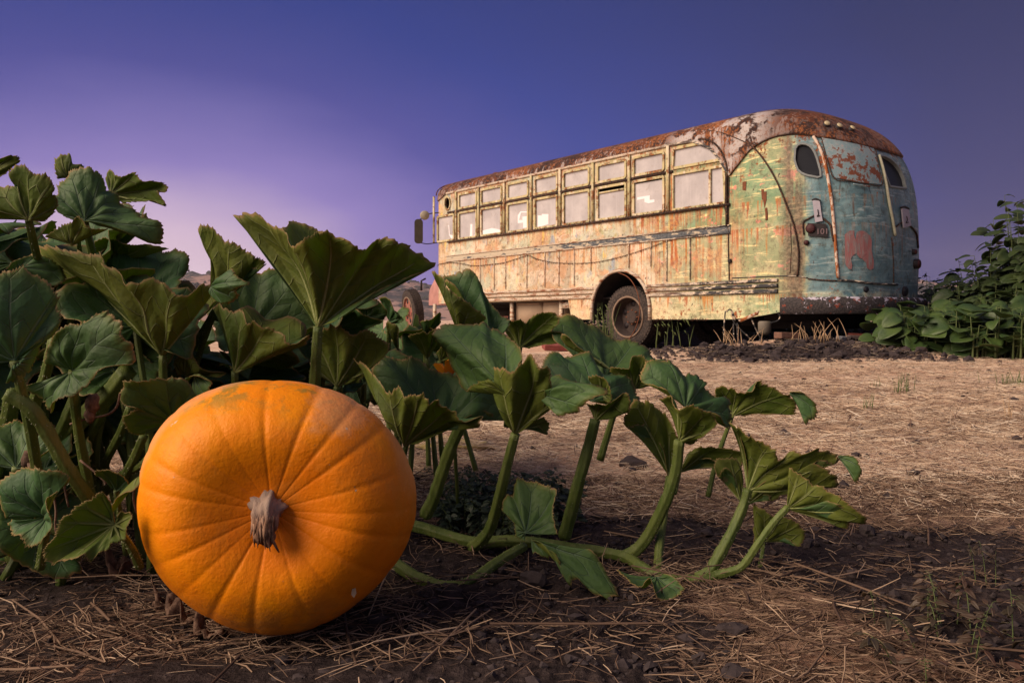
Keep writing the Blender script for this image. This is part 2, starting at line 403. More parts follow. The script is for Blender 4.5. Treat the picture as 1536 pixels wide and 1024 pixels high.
# ---- hills
def hills():
    V = []; Fs = []; n = 220; m = 14
    for j in range(m):
        for i in range(n):
            a = -1.15+2.3*i/(n-1); d = 900+j*70
            prof = float(vn(a*2.2+9, 0, 2.0, 5, 5))
            top = 78+26*prof-34*abs(a+.18)*.4+ (8 if a < -.2 else 0)
            q = math.sin(math.pi*min(j/8, 1)*.5)
            z = top*q*(.9+.25*float(vn(a*30, j*.7, 1, 8, 3)))*(1 if j < 11 else .8)
            V.append((math.sin(a)*d, math.cos(a)*d, z-3))
    for j in range(m-1):
        for i in range(n-1): Fs.append((j*n+i, j*n+i+1, (j+1)*n+i+1, (j+1)*n+i))
    t = NT('dry_hills'); o = t.obj(); a = t.noise(o, .012, 6, .65); b = t.noise(o, .05, 4)
    c = t.mix(t.ss(a, .47, .56), (.33,.215,.17), (.05,.055,.05)); c = t.mix(t.ss(b, .56, .62), c, (.035,.04,.035))
    tag(mesh_obj('hills', V, Fs, (t.fin(c, 1, None, 0, .05),)), kind='structure')
    mb = MB(); rg = np.random.default_rng(8)
    for k in range(900):
        i = rg.integers(10, n-10); j = int(rg.integers(2, 9)); v = V[j*n+i]; r = rg.uniform(2.0, 4.6)
        mb.add(rock(rg, r)*np.array([1.3,1.3,1.2])+np.array([v[0]+rg.uniform(-8,8), v[1], v[2]+r*.3]), IF)
    tag(mb.build('oak_scrub', simple('distant_scrub', (.035,.042,.03), 1, 0, .3, .2, 0)), 'dark scrub dotted over the far dry hills', 'scrub', kind='stuff')
hills()
# ------------------------------------------------------------------ bus body surfaces
NS = 78; NA = 34
def roofk(z):
    return 1.0 if z <= ZG else max(1e-4, 1-((z-ZG)/(ZT-ZG))**2.3)**.5
def rearL(z):
    if z < 1.2: return LR-.05*(1.2-z)
    k = (z-1.2)/(ZT-1.2)
    return LR*max(1e-4, 1-k**3.6)**.5
def frontL(z):
    return .55*(1.0 if z < 2.9 else max(1e-4, 1-((z-2.9)/(ZT-2.9))**2.4)**.5)
XR, XF = -1.9, 5.15
TAILY = .8
def bodyP(i, z, off=0.0):
    "i is a float in 0..4: 0-1 left side front to back, 1-2 round the tail, 2-3 right side, 3-4 the nose"
    hw = BW/2*roofk(z); hw += off
    if i <= 1: return Vector((XF+(XR-XF)*i, hw, z))
    if i <= 2:
        a = (i-1)*math.pi; c, s = math.cos(a), math.sin(a)
        y = hw*math.copysign(abs(c)**(2/NR), c); x = XR-(rearL(z)+off)*abs(s)**(2/NR)
        return Vector((x, y, z))
    if i <= 3: return Vector((XR+(XF-XR)*(i-2), -hw, z))
    a = (i-3)*math.pi; c, s = math.cos(a), math.sin(a)
    return Vector((XF+(frontL(z)+off)*abs(s)**(2/5), -hw*math.copysign(abs(c)**(2/5), c), z))
PAR = [k/NS for k in range(NS)]+[1+k/NA for k in range(NA)]+[2+k/NS for k in range(NS)]+[3+k/16 for k in range(16)]
def patch(lo, hi, nz, off=0.0, close_top=False, par=PAR, wrap=True):
    V = []; m = len(par)
    for j in range(nz+1):
        for p in par:
            a, b = lo(p), hi(p); V.append(bodyP(p, a+(b-a)*(j/nz), off))
    Fs = []
    for j in range(nz):
        for k in range(m if wrap else m-1):
            k2 = (k+1) % m; Fs.append((j*m+k, (j+1)*m+k, (j+1)*m+k2, j*m+k2))
    if close_top: Fs.append(tuple(nz*m+k for k in range(m))[::-1])
    return V, Fs
V0, F0 = patch(lambda p: .4, lambda p: ZT-.0006, 40)
T0 = BVHTree.FromPolygons(V0, F0)
CAML = BMI @ Vector((0,0,CAMZ))
def hit(px, py, off=0.0):
    d = (BMI.to_3x3() @ Vector(((px-768)/F, 1, -(py-480)/F))).normalized()
    h, n, i, dd = T0.ray_cast(CAML, d)
    for e in (1e-5, -2e-5, 4e-5):
        if h is None: h, n, i, dd = T0.ray_cast(CAML, d+Vector((e, -e, e)))
    if h is None:
        for k in range(1, 60):          # just off the outline: step back on to the skin
            px += .5 if px < 900 else -.5
            d = (BMI.to_3x3() @ Vector(((px-768)/F, 1, -(py-480)/F))).normalized(); h, n, i, dd = T0.ray_cast(CAML, d)
            if h is not None: break
    if n.dot(d) > 0: n = -n
    return h+n*off, n
def hitp(px, py, off=0.0): return hit(px, py, off)[0]
def par_of(v):
    "surface parameter of a point on the tail"
    best = 1.0; bd = 9
    for k in range(0, 201):
        p = 1+k/200; d = (bodyP(p, v.z)-v).length
        if d < bd: bd = d; best = p
    return best
TAILY = hitp(1209, 370).y
# seam between the roof skin and the body skin
seam = []
for px, py in ((1094,263),(1106,245),(1119,231),(1132,220),(1148,210),(1163,205),(1180,202),(1200,201),(1219,204),(1240,208),(1262,212),(1290,218),(1310,223)):
    h = hitp(px, py); seam.append((par_of(h) if h.x < XR+.01 else 1.0, h.z))
seam.sort()
side_seam = [(XF, ZG), (-.86, ZG)]
for px, py in ((1040,212),(1066,222),(1080,238),(1088,252)):
    h = hitp(px, py)
    side_seam.append((h.x, min(h.z, ZG)))
side_seam.append((XR, seam[0][1]))
def interp(tab, x):
    for (a, u), (b, v) in zip(tab, tab[1:]):
        if (a-x)*(b-x) <= 0: return u+(v-u)*((x-a)/(b-a) if b != a else 0)
    return tab[-1][1] if abs(x-tab[-1][0]) < abs(x-tab[0][0]) else tab[0][1]
zmid = seam[-1][1]
def seamz(p):
    if p <= 1: return interp(side_seam, XF+(XR-XF)*p)
    if p <= 2:
        q = p if p <= 1.5 else 3-p
        return interp(seam, q) if q <= seam[-1][0] else zmid
    if p <= 3: return interp(side_seam, XR+(XF-XR)*(p-2))
    return 3.0+(.11 if p in (3,4) else 0)
def skirt(p):
    if p <= 1 or 2 <= p <= 3:
        x = XF+(XR-XF)*p if p <= 1 else XR+(XF-XR)*(p-2)
        return .80 if x > 1.42 else .46
    if p <= 2:
        q = min(p-1, 2-p)/.5
        return .46+.18*min(1, q*3)
    return .8

# ---- bus paint
def bus_paint(name, roof=False):
    t = NT(name); o = t.obj(); X, Y, Z = t.xyz(o)[0:3]
    big = t.noise(o, 1.3, 5, .6, .4); mid = t.noise(o, 5, 6, .62, .3); fine = t.noise(o, 26, 6, .65)
    vert = t.noise(t.scale(o, (6, 6, .6)), 1, 6, .62, .35); vert2 = t.noise(t.scale(o, (26, 26, 1.1)), 1, 4, .6)
    horz = t.noise(t.scale(o, (2.2, 2.2, 22)), 1, 4, .6, .8)
    rust = t.ramp(t.m_('ADD', t.m_('MULTIPLY', fine, .6), t.m_('MULTIPLY', mid, .4)), [(.33,(.045,.014,.010)),(.48,(.15,.042,.018)),(.58,(.30,.10,.032)),(.7,(.46,.20,.07))])
    if roof:
        rf = t.m_('ADD', t.m_('MULTIPLY', mid, .55), t.m_('MULTIPLY', big, .6))
        white = t.mix(t.ss(fine, .35, .65), (.36,.32,.31), (.50,.45,.42))
        rdark = t.mix(t.ss(mid, .42, .56), (.105,.034,.016), (.034,.016,.013))
        rustr = t.mix(t.ss(t.m_('ADD', fine, t.m_('MULTIPLY', t.m_('SUBTRACT', big, .5), .6)), .48, .66), rdark, (.25,.088,.030))
        drip = t.ss(t.m_('ADD', vert2, t.m_('MULTIPLY', t.ss(Z, 3.30, 3.05), .12)), .56, .66)
        # more paint survives over the rear left shoulder
        sh = t.mul(t.ss(X, -.6, -1.1), t.ss(X, -2.75, -2.25), t.ss(Y, .3, 1.0), t.ss(t.m_('ADD', Z, t.m_('MULTIPLY', mid, .5)), 3.68, 3.50))
        pm = t.m_('MAXIMUM', t.m_('MULTIPLY', drip, .65), t.m_('MULTIPLY', sh, t.ss(rf, .64, .58)), clamp=True)
        pm = t.mul(pm, t.ss(mid, .58, .51), t.ss(fine, .62, .50, .35, 1.0), t.ss(X, -3.0, -2.2, .25, 1.0))
        c = t.mix(pm, rustr, white)
        h = t.m_('ADD', fine, t.m_('MULTIPLY', pm, .5))
        return t.fin(c, t.mix(pm, (.85,)*3, (.45,)*3), t.bump(h, .008, .8), 0, .3)
    # base paints by place on the bus: peach and cream on the side, green round the corner, blue-green tail
    peach = t.mix(t.ss(big, .40, .60), (.54,.36,.22), (.60,.49,.32)); peach = t.mix(t.m_('MULTIPLY', t.ss(t.noise(t.scale(o, (1.6,1.6,2.4), (0,0,0), (5,3,9)), 1, 6, .65, .5), .50, .58), .65), peach, (.74,.68,.58)); peach = t.mix(t.m_('MULTIPLY', t.ss(t.noise(t.scale(o, (1.9,1.9,2.9), (0,0,0), (1,6,2)), 1, 6, .65, .5), .49, .57), .7), peach, (.46,.52,.42)); peach = t.mix(t.m_('MULTIPLY', t.ss(mid, .50, .62), .45), peach, (.56,.46,.28)); peach = t.mix(t.m_('MULTIPLY', t.ss(fine, .50, .66), .15), peach, (.38,.24,.15))
    peach = t.mix(t.m_('MULTIPLY', t.ss(vert, .42, .72), .30), peach, (.76,.62,.48)); peach = t.mix(t.m_('MULTIPLY', t.ss(t.noise(t.scale(o, (3,3,1.2), (0,0,0), (2,8,5)), 1, 4), .52, .66), .6), peach, (.44,.46,.38))
    peach = t.mix(t.m_('MULTIPLY', t.ss(vert2, .56, .72), .45), peach, (.50,.42,.33))
    peach = t.mix(t.m_('MULTIPLY', t.ss(t.noise(t.scale(o, (7, 7, 1.6), (0,0,0), (4,1,2)), 1, 4), .60, .70), .7), peach, (.74,.55,.16))
    peach = t.mix(t.m_('MULTIPLY', t.ss(t.noise(t.scale(o, (5, 5, 2.6), (0,0,0), (9,4,1)), 1, 5), .61, .70), .7), peach, (.30,.38,.46))
    green = t.mix(t.ss(mid, .42, .6), (.29,.34,.19), (.46,.44,.27))
    green = t.mix(t.m_('MULTIPLY', t.ss(big, .52, .62), .55), green, (.18,.36,.22))
    green = t.mix(t.ss(horz, .56, .63), green, (.66,.60,.34))
    green = t.mix(t.ss(t.noise(t.scale(o, (3,3,4), (0,0,0), (7,7,3)), 1, 5, .65), .595, .625), green, (.60,.31,.23))
    teal = t.mix(t.ss(mid, .38, .66), (.125,.225,.25), (.235,.34,.35))
    teal = t.mix(t.m_('MULTIPLY', t.ss(horz, .54, .66), .6), teal, (.46,.52,.50))
    teal = t.mix(t.m_('MULTIPLY', t.ss(big, .55, .66), .3), teal, (.30,.38,.30))
    jit = t.m_('MULTIPLY', t.m_('SUBTRACT', big, .5), 1.6)
    g1 = t.ss(t.m_('ADD', X, jit), -.2, -1.3)
    g1 = t.m_('MAXIMUM', g1, t.mul(t.ss(Z, 1.76, 1.80), t.ss(mid, .52, .62), t.ss(X, 4.4, 0)))
    c = t.mix(g1, peach, green)
    pk = t.n('ShaderNodeTexWhiteNoise', noise_dimensions='1D'); t.put(pk.inputs['W'], t.m_('FLOOR', t.m_('MULTIPLY', X, 1.45)))
    pv_ = t.m_('MULTIPLY', t.ss(Z, 1.80, 1.74), 1.0)
    c = t.mix(t.mul(pv_, t.ss(pk.outputs[0], .5, .95), .28), c, (.40,.30,.20)); c = t.mix(t.mul(pv_, t.ss(pk.outputs[0], .5, .05), .25), c, (.80,.66,.50))
    fr_ = t.m_('ABSOLUTE', t.m_('SUBTRACT', t.m_('FRACT', t.m_('MULTIPLY', X, 1.45)), .5))
    seamr = t.mul(t.ss(fr_, .470, .498), t.ss(vert, .35, .62), t.ss(Y, 1.0, 1.2), .3)
    c = t.mix(seamr, c, (.30,.15,.07))
    # crossing to the tail: where the skin has turned
    turn = t.m_('ADD', X, t.m_('MULTIPLY', t.m_('SUBTRACT', BW/2, Y), .0))
    tl = t.m_('MULTIPLY', t.ss(t.m_('ADD', Y, t.m_('MULTIPLY', t.m_('SUBTRACT', mid, .5), .12)), TAILY+.03, TAILY-.03), t.ss(X, -2.4, -2.6))
    c = t.mix(tl, c, teal)
    # skirt panels are paler
    c = t.mix(t.m_('MULTIPLY', t.ss(Z, .85, .80), t.m_('MULTIPLY', t.ss(mid, .4, .55), .45)), c, (.62,.60,.40))
    # rust: streaks from the sill, the belt, the gutter and the seam; blotches; edges
    def band(z0, ln, amt=1.0):
        "runs of rust hanging below height z0"
        fall = t.m_('MULTIPLY', t.m_('SUBTRACT', z0, Z), .17/ln)      # the lower, the fewer runs
        q = t.ss(t.m_('SUBTRACT', t.m_('ADD', t.m_('MULTIPLY', vert2, .65), t.m_('MULTIPLY', vert, .45)), fall), .53, .62)
        return t.mul(t.ss(Z, z0+.004, z0-.004), q, amt)
    runs = t.m_('MAXIMUM', t.m_('MAXIMUM', band(2.09, .40), band(1.72, .75, .95)), t.m_('MAXIMUM', band(.80, .34), t.m_('MAXIMUM', band(3.1, .55, .9), band(1.02, .2, .6))))
    hot = t.mul(t.m_('MAXIMUM', t.m_('MULTIPLY', t.ss(X, .6, -.7), .62), t.ss(t.m_('ABSOLUTE', t.m_('ADD', X, t.m_('ADD', .84, t.m_('MULTIPLY', t.m_('SUBTRACT', mid, .5), .5)))), .30, .03)), t.ss(X, -2.3, -1.8), t.ss(t.m_('ADD', t.m_('MULTIPLY', vert2, .7), t.m_('MULTIPLY', mid, .45)), .50, .66), t.ss(Z, .9, 1.1), .9)
    c = t.mix(hot, c, t.mix(t.ss(fine, .4, .6), (.50,.22,.05), (.34,.10,.03)))
    rear_more = t.m_('MULTIPLY', t.ss(X, 2.5, -1.0, .65, 1.0), t.ss(tl, 0, 1, 1.0, .35))
    runs = t.m_('MULTIPLY', runs, rear_more)
    yrust = t.mix(t.ss(mid, .4, .6), (.50,.25,.06), (.44,.14,.04))
    c = t.mix(t.m_('MULTIPLY', runs, .85), c, yrust)
    dk = t.mul(tl, t.ss(Z, 2.75, 2.6), t.ss(t.m_('SUBTRACT', vert2, t.m_('MULTIPLY', t.m_('SUBTRACT', 2.75, Z), .09)), .52, .60), .6)
    c = t.mix(dk, c, (.10,.065,.05))
    blot = t.m_('ADD', t.m_('MULTIPLY', mid, .62), t.m_('MULTIPLY', fine, .42))
    hi_ = t.mul(t.ss(X, -1.9, -2.3), t.ss(Z, 2.1, 2.9), .085)
    corner = t.mul(t.ss(Y, .3, .6), t.ss(Y, 1.22, .95), t.ss(X, -2.2, -2.6), t.ss(Z, 2.05, 2.5), .10)
    low = t.mul(t.ss(Z, .98, .6), .05)
    blot = t.m_('ADD', blot, t.m_('ADD', hi_, t.m_('ADD', low, corner)))
    bm = t.ss(blot, .625, .70)
    c = t.mix(bm, c, rust)
    # dark rusty columns where the tail joins the corner panels
    col1 = t.mul(t.ss(t.m_('ABSOLUTE', t.m_('SUBTRACT', Y, TAILY+.05)), .055, .03), t.ss(X, -2.6, -2.8), t.ss(vert, .35, .5), .8)
    col2 = t.mul(t.ss(t.m_('ABSOLUTE', t.m_('ADD', Y, .93)), .14, .04), t.ss(X, -2.4, -2.6), t.ss(vert, .35, .55), .75)
    c = t.mix(t.m_('MAXIMUM', col1, col2), c, t.mix(t.ss(fine, .4, .6), (.09,.045,.028), (.26,.19,.13)))
    spots = t.m_('MULTIPLY', t.ss(t.noise(t.scale(o, (30,30,14)), 1, 3, .5), .69, .72), .9)
    c = t.mix(spots, c, (.045,.022,.018))
    grime = t.noise(o, 11, 7, .7)
    c = t.mix(t.ss(grime, .50, .74), c, t.mix(1.0, c, (.48,.40,.35), 'MULTIPLY'))
    crk = t.noise(o, 3.4, 9, .8); c = t.mix(t.mul(t.ss(t.m_('ABSOLUTE', t.m_('SUBTRACT', crk, .5)), .010, .002), .5), c, (.12,.08,.06))
    c = t.mix(.40, c, t.mix(1.0, t.mix(1.0, c, c, 'MULTIPLY'), (1.85,1.95,2.2), 'MULTIPLY'))
    h = t.m_('SUBTRACT', t.m_('MULTIPLY', fine, .5), t.m_('MULTIPLY', bm, .6))
    dent = t.noise(o, 2.6, 2)
    return t.fin(c, t.mix(bm, (.52,)*3, (.9,)*3), t.bump(dent, .05, .5, t.bump(h, .006, .7)), 0, .35)
M_BODY = bus_paint('peeling_bus_paint'); M_ROOF = bus_paint('rusted_roof_paint', True)

def trim_mat(name, dark):
    t = NT(name); o = t.obj(); X = t.xyz(o)[0]
    a = t.noise(t.scale(o, (5, 5, 22)), 1, 6, .65, .5); b = t.noise(o, 34, 5, .7)
    r = t.mix(t.ss(b, .4, .6), (.17,.055,.025), (.30,.15,.08))
    pale = t.mix(t.ss(b, .35, .65), (.62,.50,.37), (.36,.33,.28))
    m = t.ss(t.m_('ADD', a, t.m_('MULTIPLY', t.m_('SUBTRACT', b, .5), .35)), .52, .58)
    c = t.mix(m, pale, r)
    dk = t.mul(t.ss(X, .2, -1.7), t.ss(t.m_('ADD', a, t.m_('MULTIPLY', b, .2)), .52, .60)) if not dark else t.ss(t.m_('ADD', a, b), .84, .94)
    c = t.mix(dk, c, (.030,.032,.036))
    return t.fin(c, .6, t.bump(b, .006, .8), 0, .35)
M_TRIM = trim_mat('peeling_trim', False)
def window_mat():
    t = NT('weathered_window_frame'); o = t.obj()
    a = t.noise(o, 7, 6, .65, .4); b = t.noise(o, 45, 5, .7); v = t.noise(t.scale(o, (16,16,2)), 1, 4)
    c = t.mix(t.ss(a, .42, .58), (.50,.42,.22), (.36,.38,.22))
    c = t.mix(t.ss(v, .52, .62), c, (.60,.52,.38))
    r = t.mix(t.ss(b, .38, .62), (.09,.035,.02), (.33,.14,.045))
    c = t.mix(t.ss(t.m_('ADD', a, t.m_('MULTIPLY', b, .5)), .76, .84), c, r)
    return t.fin(c, .7, t.bump(b, .004, .8), 0, .3)
M_FRAME = window_mat()
t = NT('black_rubber_seal'); b = t.noise(t.obj(), 60, 5, .7)
M_SEAL = t.fin(t.mix(t.ss(b, .5, .62), (.035,.028,.026), (.20,.09,.045)), .85, t.bump(b, .01, 1), 0, .2)
t = NT('clouded_pane'); o = t.obj(); a = t.noise(o, 2.4, 4); b = t.noise(t.scale(o, (22, 22, 1.5)), 1, 4)
c = t.mix(t.ss(a, .35, .7), (.42,.40,.405), (.55,.525,.525)); c = t.mix(t.m_('MULTIPLY', t.ss(b, .5, .75), .25), c, (.62,.60,.60))
c = t.mix(t.m_('MULTIPLY', t.ss(t.noise(o, 14, 6, .7), .56, .7), .5), c, (.33,.28,.25))
M_PANE = t.fin(c, .10, None, 0, .5)
M_WHITE = simple('pane_white', (.80,.77,.80), .8, 0, .06, 8, 0)
t = NT('dark_glass'); M_GLASS = t.fin((.012,.014,.02), .35, None, 0, .12)
M_DARK = simple('grimy_chassis', (.022,.018,.017), .9, 0, .5, 12, .004)
M_RUST = simple('bare_rust', (.16,.058,.028), .9, 0, .6, 22, .006)
t = NT('weathered_tyre'); b = t.noise(t.obj(), 40, 5, .7)
M_TYRE = t.fin(t.mix(t.ss(b, .4, .65), (.030,.026,.025), (.085,.066,.056)), .9, t.bump(b, .006), 0, .2)
t = NT('old_wheel_paint'); b = t.noise(t.obj(), 14, 6, .7)
M_RIMR = t.fin(t.mix(t.ss(b, .42, .6), (.30,.10,.075), (.20,.12,.09)), .8, t.bump(b, .006), 0, .2)
M_RIMD = t.fin if False else simple('rusted_wheel', (.045,.032,.028), .85, 0, .6, 20, .005)

bus = empty('bus', BO, TH)
tag(bus, 'derelict rusty roofed bus with peeling peach, green and blue paint beyond the straw field', 'bus')

# ---- body shell and its openings
V, Fs = patch(skirt, lambda p: seamz(p)+.004, 30)
body = mesh_obj('body', V, Fs, (M_BODY,), bus)
def slab(mb, poly, n, a=-.25, b=.25):
    "prism through the skin along n"
    n = Vector(n); k = len(poly)
    V = [Vector(p)+n*a for p in poly]+[Vector(p)+n*b for p in poly]
    Fs = [tuple(range(k-1,-1,-1)), tuple(range(k, 2*k))]+[(i,(i+1)%k,(i+1)%k+k,i+k) for i in range(k)]
    mb.add(V, Fs)
def rrect(x0, x1, z0, z1, r=.04, y=BW/2, n=4, r2=None):
    P = []
    for cx, cz, a0, q in ((x1,z1,0,r2 or r),(x0,z1,90,r2 or r),(x0,z0,180,r),(x1,z0,270,r)):
        sx = -1 if cx == x1 else 1; sz = -1 if cz == z1 else 1
        for k in range(n+1):
            a = R(a0+90*k/n); P.append(Vector((cx+sx*q+q*math.cos(a), y, cz+sz*q+q*math.sin(a))))
    return P
def grow(P, d, n):
    "offset a closed polygon in its own plane"
    k = len(P); out = []; c = sum(P, Vector())/k; n = Vector(n)
    for i in range(k):
        t_ = (P[(i+1)%k]-P[i-1]).normalized(); m = t_.cross(n).normalized()
        if m.dot(P[i]-c) < 0: m = -m
        out.append(P[i]+m*d)
    return out
def ring(mb, Pin, Pout, n, h0, h1):
    n = Vector(n); k = len(Pin)
    V = [p+n*h0 for p in Pin]+[p+n*h0 for p in Pout]+[p+n*h1 for p in Pin]+[p+n*h1 for p in Pout]
    Fs = []
    for i in range(k):
        j = (i+1)%k
        Fs += [(2*k+i,2*k+j,3*k+j,3*k+i),(i,k+i,k+j,j),(i,j,2*k+j,2*k+i),(k+i,3*k+i,3*k+j,k+j)]
    mb.add(V, Fs)
BAYS = [(657,681),(689,715),(722.5,752.5),(762,792.5),(803,836),(846,884),(897,939),(951,996)]
BAYS = [(tpx(b), tpx(a)) for a, b in BAYS]
cuts = MB(); wins = []
for k, (x0, x1) in enumerate(BAYS):
    wins.append((rrect(x0-.012, x1+.012, 2.11, 2.66, .03), 'lower', k))
    if k: wins.append((rrect(x0-.012, x1+.012, 2.735, 3.04, .05), 'upper', k))
# the last side window has a rounded rear shoulder
xa, xb = tpx(1010), tpx(1088)
def archpoly(z0, z1, clipz=None):
    P = [Vector((xb, BW/2, z0)), Vector((xa, BW/2, z0))]
    top = []
    for q in range(13):
        a = R(90*q/12); top.append(Vector((xb+.50-.50*math.cos(a)*1.0, BW/2, 2.47+.58*math.sin(a))))
    return P, top
ZA = 2.735
P, top = archpoly(ZA, 3.05)
topU = [p for p in top if p.z > ZA+.02]; xU = xb+.50-.50*math.cos(math.asin((ZA-2.47)/.58))
upper = [Vector((xU, BW/2, ZA))]+topU+[Vector((xa-.03, BW/2, 3.05)), Vector((xa, BW/2, 3.02)), Vector((xa, BW/2, ZA))]
topL = [p for p in top if p.z < 2.655]; xL = xb+.50-.50*math.cos(math.asin((2.66-2.47)/.58))
lower = [Vector((xb, BW/2, 2.11))]+topL+[Vector((xL, BW/2, 2.66)), Vector((xa, BW/2, 2.66)), Vector((xa, BW/2, 2.11))]
wins.append((upper, 'archu', 8)); wins.append((lower, 'archl', 8))
for P, kind, k in wins:
    slab(cuts, P, (0,1,0)); slab(cuts, [Vector((p.x, -p.y, p.z)) for p in P][::-1], (0,-1,0))
# rear windows
def trace(pts, off=0.0):
    "polygon on the skin from traced points, flattened to its own plane"
    hs = [hit(*p) for p in pts]; n = sum((h[1] for h in hs), Vector()).normalized(); c = sum((h[0] for h in hs), Vector())/len(hs)
    return [h[0] for h in hs], n, c
RW1 = crom([(1193,224),(1197,218),(1204,216),(1214,219),(1222,229),(1228,247),(1231,265),(1220,265),(1207,262),(1197,255),(1192,240),(1193,224)], 2)
RW2 = crom([(1317,233),(1323,233),(1334,238),(1348,253),(1357,268),(1361,283),(1349,282),(1334,280),(1326,263),(1320,247),(1317,233)], 2) if False else [(1318,234),(1326,235),(1334,239),(1343,247),(1350,257),(1355,268),(1358,283),(1347,282),(1334,280),(1329,268),(1324,254)]
RW1 = [(v[0], v[1]) for v in crom([(a, b, 0) for a, b in [(1193,224),(1197,218),(1204,216),(1214,219),(1222,229),(1228,247),(1231,265),(1220,265),(1207,262),(1197,255),(1192,240)]], 2)]
rw1, n1_, c1_ = trace(RW1); slab(cuts, rw1, n1_, -.18, .12)
rw2, n2_, c2_ = trace(RW2); slab(cuts, rw2, n2_, -.18, .12)
# oval port above the first window, wheel arches
ov = [hitp(671.5+4*math.cos(a), 305+9*math.sin(a)) for a in [2*math.pi*k/16 for k in range(16)]]
slab(cuts, ov, (0,1,0), -.1, .1)
WX = tpx(941.5)
AR = .635; AXC = (tpx(889)+tpx(975))/2
arch = [Vector((AXC+AR*math.cos(R(a)), BW/2, .62+AR*math.sin(R(a)))) for a in range(0, 181, 9)]
arch = [Vector((AXC+AR, BW/2, .2))]+arch+[Vector((AXC-AR, BW/2, .2))]
slab(cuts, arch, (0,1,0), -.4, .2); slab(cuts, [Vector((p.x, -p.y, p.z)) for p in arch][::-1], (0,-1,0), -.4, .2)
for s in (1, -1):
    slab(cuts, [Vector((5.6, y*s, z)) for y, z in ((.06,2.15),(1.0,2.15),(1.0,2.85),(.06,2.9))], (1,0,0), -.4, .5)
cm = cuts.build('cutters', M_DARK)
bmx = bmesh.new(); bmx.from_mesh(cm.data); bmesh.ops.recalc_face_normals(bmx, faces=bmx.faces); bmx.to_mesh(cm.data); bmx.free()
md = body.modifiers.new('s', 'SOLIDIFY'); md.thickness = .03; md.offset = -1
bmx = bmesh.new(); bmx.from_mesh(body.data); bmesh.ops.recalc_face_normals(bmx, faces=bmx.faces); bmx.to_mesh(body.data); bmx.free()
cm.parent = bus
md = body.modifiers.new('b', 'BOOLEAN'); md.operation = 'DIFFERENCE'; md.solver = 'EXACT'; md.object = cm; md.use_self = True
bpy.context.view_layer.update()
ev = body.evaluated_get(bpy.context.evaluated_depsgraph_get())
nm = bpy.data.meshes.new_from_object(ev); body.modifiers.clear(); body.data = nm; nm.name = 'body'
nm.materials.clear(); nm.materials.append(M_BODY)
nm.polygons.foreach_set('use_smooth', [True]*len(nm.polygons)); nm.set_sharp_from_angle(angle=R(32))
bpy.data.objects.remove(cm)
# ---- roof skin
V, Fs = patch(seamz, lambda p: ZT-.0004, 26, .006, True)
roof = mesh_obj('roof', V, Fs, (M_ROOF,), bus)
md = roof.modifiers.new('s', 'SOLIDIFY'); md.thickness = .02; md.offset = -1
# ribs over the roof
mb = MB()
for x in [tpx((BAYS_[0]+BAYS_[1])/2) for BAYS_ in ((652,657),(681,689),(715,722),(753,762),(793,803),(836,846),(884,897),(939,951))]+[tpx(1003)]:
    P = []
    for q in range(25):
        a = math.pi*q/24; z = ZG+(ZT-ZG-.003)*math.sin(a)**.9; hw = BW/2*roofk(z)
        P.append(Vector((x, math.copysign(hw, math.cos(a)) if q not in (12,) else 0, z+.004)))
    mb.tube(P, .013, 5)
for zz in (): pass
mb.build('roof_ribs', M_ROOF, bus)
# gutter following the eave and round the last window
def sweep(mb, pts, w_, d_, nrm):
    "flat bar: w across, d proud"
    k = len(pts); V = []
    for i in range(k):
        t_ = (pts[min(i+1,k-1)]-pts[max(i-1,0)]).normalized(); n = nrm[i]; s = t_.cross(n).normalized()
        for a, b in ((-.5,-.01),(-.5,d_*.7),(-.3,d_),(.3,d_),(.5,d_*.7),(.5,-.01)):
            V.append(pts[i]+s*a*w_+n*b)
    Fs = [(i*6+j, i*6+(j+1)%6, (i+1)*6+(j+1)%6, (i+1)*6+j) for i in range(k-1) for j in range(6)]
    Fs += [tuple(range(5,-1,-1)), tuple(range((k-1)*6, k*6))]
    mb.add(V, Fs)
def frame_pts(ps, z, off=0):
    pts = [bodyP(p, z(p) if callable(z) else z) for p in ps]; nr = []
    for p in ps:
        zz = z(p) if callable(z) else z
        a = bodyP(max(p-.004,0), zz); b = bodyP(p+.004, zz); d = (b-a).normalized(); n = d.cross(Vector((0,0,1)))
        c = bodyP(p, zz); 
        if n.dot(c-Vector((min(max(c.x,-1.9),5), 0, c.z))) < 0: n = -n
        nr.append(n.normalized())
    return pts, nr
mb = MB()
ps = [k/120 for k in range(0, 121)]
pts, nr = frame_pts(ps, lambda p: seamz(p)-.0); sweep(mb, pts, .045, .030, nr)
pts2 = [Vector((p.x, -p.y, p.z)) for p in pts]; sweep(mb, pts2[::-1], .045, .03, [Vector((n.x,-n.y,n.z)) for n in nr][::-1])
mb.build('gutter', M_TRIM, bus, angle=40)
mb = MB()
ps = [1+k/90 for k in range(91)]; pts, nr = frame_pts(ps, lambda p: seamz(p)); sweep(mb, pts, .022, .016, nr)
mb.build('tail_seam_strip', M_SEAL, bus)
